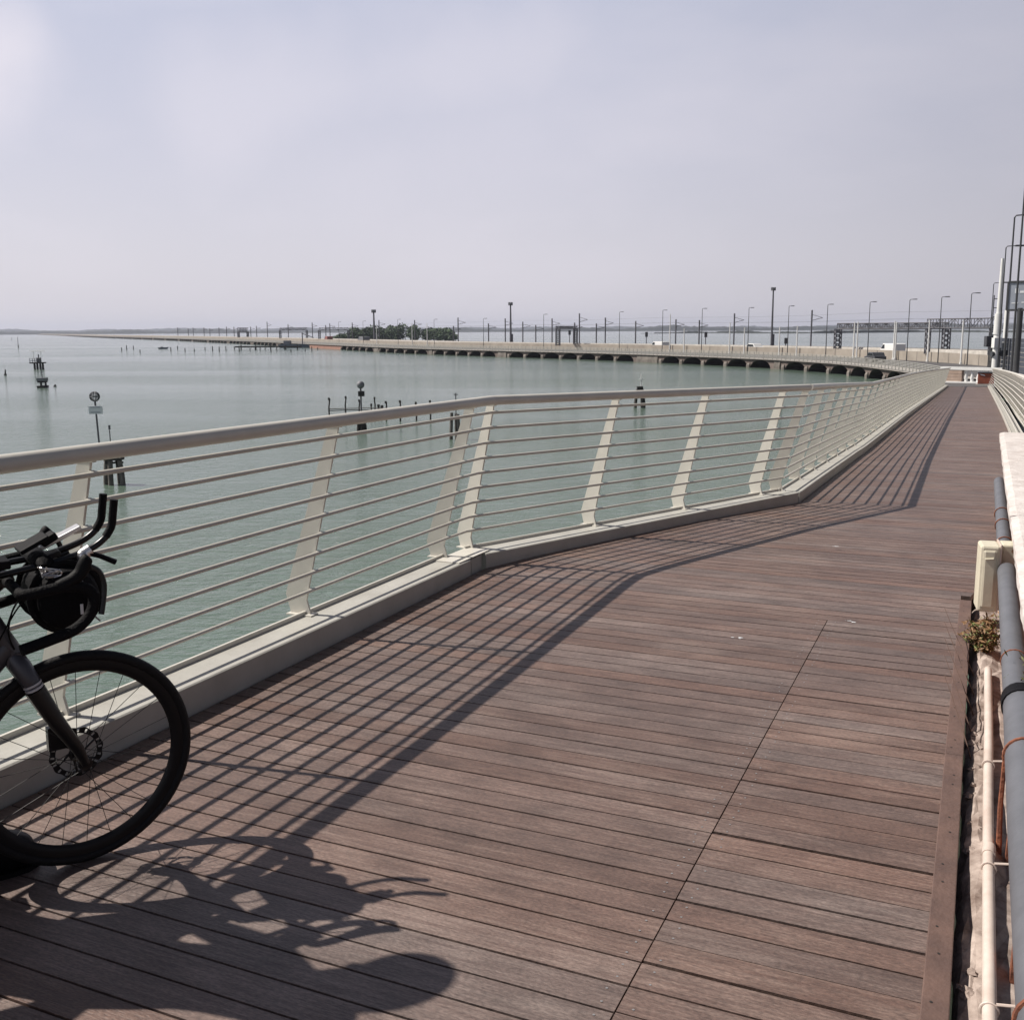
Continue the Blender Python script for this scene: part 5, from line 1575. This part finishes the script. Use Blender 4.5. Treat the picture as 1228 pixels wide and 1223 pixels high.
# row of small stakes before the distant causeway
rs_ = random.Random(9)
i = 0
for x in [146, 152, 160, 168, 205, 213, 222, 233, 246, 255, 263, 271, 281, 287, 300, 306, 312, 318, 325, 332, 341, 349, 366, 374, 381]:
    yb = 420.5 + rs_.uniform(-1.5, 2.5); yt = yb - rs_.uniform(3, 6)
    p = water_pt(x, yb); h = up_at(x, yt, p) - p.z
    b = MB(); b.tube([(0, 0, -.8), (0, 0, h)], [.17, .13], 6)
    o = b.build('lagoon_stake', M['pile_dark']); o.location = p
    tag(o, '%s from the left in the row of small stakes before the distant causeway' % ORD[i], 'stake', 'row of small distant stakes'); i += 1
# jetty raft and work barge near the red wall
p = water_pt(322, 419.5)
o = thing('jetty', 'low dark jetty on stakes before the red brick stretch of causeway', 'jetty', p, R(-3))
b = MB(); b.box((0, 0, 1.0), (22, 2.2, .45)); b.build('jetty_deck', M['pile_dark'], o)
for x in (-9, -4, 1, 6, 10):
    b = MB(); b.tube([(x, -.8, -1), (x, -.8, 1.6)], .2, 6); b.build('jetty_pile', M['pile_dark'], o)
p = water_pt(357, 417)
o = thing('work_barge', 'blue grey work barge moored at the red brick stretch of causeway', 'boat', p, R(-12))
b = MB(); b.hexa([(-6, -2, -.3), (5.5, -2, -.3), (5.5, 2, -.3), (-6, 2, -.3)], [(-7, -2.4, 1.2), (7, -2.2, 1.4), (7, 2.2, 1.4), (-7, 2.4, 1.2)]); b.build('hull', M['hull'], o)
b = MB(); b.box((-4, 0, 1.9), (2.2, 2.2, 1.4)); b.build('cabin', M['galv'], o)
b = MB(); b.tube([(2, 0, 1.2), (2, 0, 5.5)], .2, 6); b.tube([(2, 0, 5.2), (6.5, 0, 3.6)], .16, 6); b.build('crane_arm', M['truss'], o)
p = water_pt(196, 418.5)
o = thing('rowing_boat', 'small dark boat on the water left of the stakes', 'boat', p, R(5))
b = MB(); b.hexa([(-1.4, -.5, -.1), (1.2, -.4, -.1), (1.2, .4, -.1), (-1.4, .5, -.1)], [(-1.9, -.7, .5), (2.0, -.1, .6), (2.0, .1, .6), (-1.9, .7, .5)]); b.build('hull', M['hull'], o)
b = MB(); b.box((-.5, 0, .6), (.8, .8, .3)); b.build('cuddy', M['car_dark'], o)

# haze box
hz = MB(); hz.box((0, 4100, (WATER - 1.2 + 70) / 2), (18400, 10200, 70 - (WATER - 1.2)))
hm_ = bpy.data.materials.new('haze_air'); hm_.use_nodes = True
nt = hm_.node_tree
for nd in list(nt.nodes):
    if nd.type == 'BSDF_PRINCIPLED': nt.nodes.remove(nd)
pv = nt.nodes.new('ShaderNodeVolumePrincipled')
pv.inputs['Color'].default_value = (0.78, 0.84, 1.0, 1)
pv.inputs['Density'].default_value = 0.00011
pv.inputs['Anisotropy'].default_value = 0.2
nt.links.new(pv.outputs['Volume'], nt.nodes['Material Output'].inputs['Volume'])
tag(hz.build('haze', hm_), kind='stuff')

# ------------------------------------------------------------------ light
SUNV = Vector((-0.848, 0.185, 1.0)).normalized()
EL = math.asin(SUNV.z); AZ = math.atan2(SUNV.x, SUNV.y)
sl = bpy.data.lights.new('sun', 'SUN'); sl.energy = 5.0; sl.angle = R(0.55); sl.color = (1.0, 0.93, 0.85)
so = bpy.data.objects.new('sun', sl); COL.objects.link(so)
so.rotation_euler = SUNV.to_track_quat('Z', 'Y').to_euler()
w = bpy.data.worlds.new('World'); scn.world = w; w.use_nodes = True
nt = w.node_tree; N = nt.nodes.new; L = nt.links.new
bgn = nt.nodes['Background']
sky = N('ShaderNodeTexSky'); sky.sky_type = 'NISHITA'; sky.sun_disc = False
sky.sun_elevation = EL; sky.sun_rotation = AZ % (2 * math.pi)
sky.air_density = 1.0; sky.dust_density = 3.0; sky.ozone_density = 1.0
tc = N('ShaderNodeTexCoord')
sep = N('ShaderNodeSeparateXYZ'); L(tc.outputs['Generated'], sep.inputs[0])
ramp = N('ShaderNodeValToRGB')
el = ramp.color_ramp.elements
SK = 10.0     # colours below are final radiance, divided by the background strength of 0.1
def cc(c): return (c[0] * SK / 10, c[1] * SK / 10, c[2] * SK / 10, 1)
el[0].position = 0.0; el[0].color = cc((0.60, 0.575, 0.625))
el[1].position = 1.0; el[1].color = cc((0.05, 0.06, 0.09))
for pos, c in ((0.06, (0.585, 0.565, 0.625)), (0.16, (0.52, 0.515, 0.60)), (0.29, (0.46, 0.475, 0.585)), (0.40, (0.19, 0.205, 0.28)), (0.55, (0.09, 0.10, 0.145))):
    e = el.new(pos); e.color = cc(c)
L(sep.outputs['Z'], ramp.inputs['Fac'])
sc10 = N('ShaderNodeVectorMath'); sc10.operation = 'SCALE'; sc10.inputs['Scale'].default_value = 10.0
L(ramp.outputs['Color'], sc10.inputs[0])
# thin veil clouds
mp = N('ShaderNodeMapping'); mp.inputs['Scale'].default_value = (1.6, 1.6, 5.0); mp.inputs['Rotation'].default_value = (R(8), R(12), R(20))
L(tc.outputs['Generated'], mp.inputs['Vector'])
nz = N('ShaderNodeTexNoise'); nz.inputs['Scale'].default_value = 1.5; nz.inputs['Detail'].default_value = 6; nz.inputs['Roughness'].default_value = 0.5
L(mp.outputs[0], nz.inputs['Vector'])
mr = N('ShaderNodeMapRange'); mr.inputs['From Min'].default_value = 0.46; mr.inputs['From Max'].default_value = 0.68; mr.inputs['To Max'].default_value = 0.35
L(nz.outputs['Fac'], mr.inputs['Value'])
m1 = N('ShaderNodeMix'); m1.data_type = 'RGBA'; m1.inputs['Factor'].default_value = 0.88
L(sky.outputs['Color'], m1.inputs['A']); L(sc10.outputs[0], m1.inputs['B'])
m2 = N('ShaderNodeMix'); m2.data_type = 'RGBA'; m2.inputs['B'].default_value = (6.6, 6.3, 6.9, 1)
zf = N('ShaderNodeMapRange'); zf.inputs['From Min'].default_value = 0.26; zf.inputs['From Max'].default_value = 0.45; zf.inputs['To Min'].default_value = 1.0; zf.inputs['To Max'].default_value = 0.05
L(sep.outputs['Z'], zf.inputs['Value'])
cf = N('ShaderNodeMath'); cf.operation = 'MULTIPLY'; L(mr.outputs[0], cf.inputs[0]); L(zf.outputs[0], cf.inputs[1])
# two soft clouds with ragged edges: one in the upper left, one long veil across the top
prev = cf.outputs[0]
for (pa_, pb_, rad_, amt_) in (((8, 60), (-40, 110), 0.055, 0.75), ((250, 135), (660, 60), 0.075, 0.38), ((420, 200), (700, 160), 0.11, 0.25)):
    A_, B_ = ray(*pa_).normalized(), ray(*pb_).normalized()
    dn = N('ShaderNodeTexNoise'); dn.inputs['Scale'].default_value = 9.0; dn.inputs['Detail'].default_value = 5
    L(tc.outputs['Generated'], dn.inputs['Vector'])
    # distance to the segment A-B
    sub = N('ShaderNodeVectorMath'); sub.operation = 'SUBTRACT'; L(tc.outputs['Generated'], sub.inputs[0]); sub.inputs[1].default_value = A_
    AB = B_ - A_
    dp = N('ShaderNodeVectorMath'); dp.operation = 'DOT_PRODUCT'; L(sub.outputs[0], dp.inputs[0]); dp.inputs[1].default_value = AB / AB.length_squared
    cl_ = N('ShaderNodeClamp'); L(dp.outputs['Value'], cl_.inputs['Value'])
    sca = N('ShaderNodeVectorMath'); sca.operation = 'SCALE'; sca.inputs[0].default_value = AB; L(cl_.outputs[0], sca.inputs['Scale'])
    dif = N('ShaderNodeVectorMath'); dif.operation = 'DISTANCE'; L(sub.outputs[0], dif.inputs[0]); L(sca.outputs[0], dif.inputs[1])
    wob = N('ShaderNodeMath'); wob.operation = 'MULTIPLY_ADD'; wob.inputs[1].default_value = rad_ * 1.6; L(dn.outputs['Fac'], wob.inputs[0]); L(dif.outputs['Value'], wob.inputs[2])
    mpr = N('ShaderNodeMapRange'); mpr.interpolation_type = 'SMOOTHSTEP'; mpr.inputs['From Min'].default_value = rad_ * 0.7; mpr.inputs['From Max'].default_value = rad_ * 2.0; mpr.inputs['To Min'].default_value = amt_; mpr.inputs['To Max'].default_value = 0.0
    L(wob.outputs[0], mpr.inputs['Value'])
    mxn = N('ShaderNodeMath'); mxn.operation = 'MAXIMUM'; L(prev, mxn.inputs[0]); L(mpr.outputs[0], mxn.inputs[1]); prev = mxn.outputs[0]
L(prev, m2.inputs['Factor']); L(m1.outputs['Result'], m2.inputs['A'])
dt = N('ShaderNodeVectorMath'); dt.operation = 'DOT_PRODUCT'; dt.inputs[1].default_value = (SUNV.x, SUNV.y, 0)
L(tc.outputs['Generated'], dt.inputs[0])
dm = N('ShaderNodeMapRange'); dm.interpolation_type = 'SMOOTHSTEP'
dm.inputs['From Min'].default_value = -0.75; dm.inputs['From Max'].default_value = 0.15; dm.inputs['To Min'].default_value = 0.38; dm.inputs['To Max'].default_value = 0.98
L(dt.outputs['Value'], dm.inputs['Value'])
lin = N('ShaderNodeMapRange'); lin.inputs['From Min'].default_value = -0.1; lin.inputs['From Max'].default_value = 0.75; lin.inputs['To Min'].default_value = 0.0; lin.inputs['To Max'].default_value = 0.13
L(dt.outputs['Value'], lin.inputs['Value'])
ad = N('ShaderNodeMath'); ad.operation = 'ADD'; L(dm.outputs[0], ad.inputs[0]); L(lin.outputs[0], ad.inputs[1])
fin = N('ShaderNodeVectorMath'); fin.operation = 'SCALE'
L(m2.outputs['Result'], fin.inputs[0]); L(ad.outputs[0], fin.inputs['Scale'])
L(fin.outputs[0], bgn.inputs['Color'])
bgn.inputs['Strength'].default_value = 0.1

# ------------------------------------------------------------------ camera and render settings
cam = bpy.data.cameras.new('camera'); co = bpy.data.objects.new('camera', cam); COL.objects.link(co)
cam.sensor_fit = 'HORIZONTAL'; cam.sensor_width = 36.0; cam.lens = 36.0 * F / 1228.0
cam.clip_start = 0.05; cam.clip_end = 30000
co.location = (0, 0, CAMZ)
rot = Matrix.Rotation(math.pi / 2 - TH, 4, 'X') @ Matrix.Rotation(-RO, 4, 'Z')
co.rotation_euler = rot.to_euler()
scn.camera = co
scn.render.engine = 'CYCLES'
scn.cycles.use_denoising = True
scn.cycles.max_bounces = 6
scn.cycles.volume_bounces = 0
scn.cycles.caustics_reflective = False
scn.cycles.caustics_refractive = False
scn.view_settings.view_transform = 'Standard'
scn.view_settings.look = 'None'
scn.view_settings.exposure = 0.28
scn.view_settings.gamma = 1.0
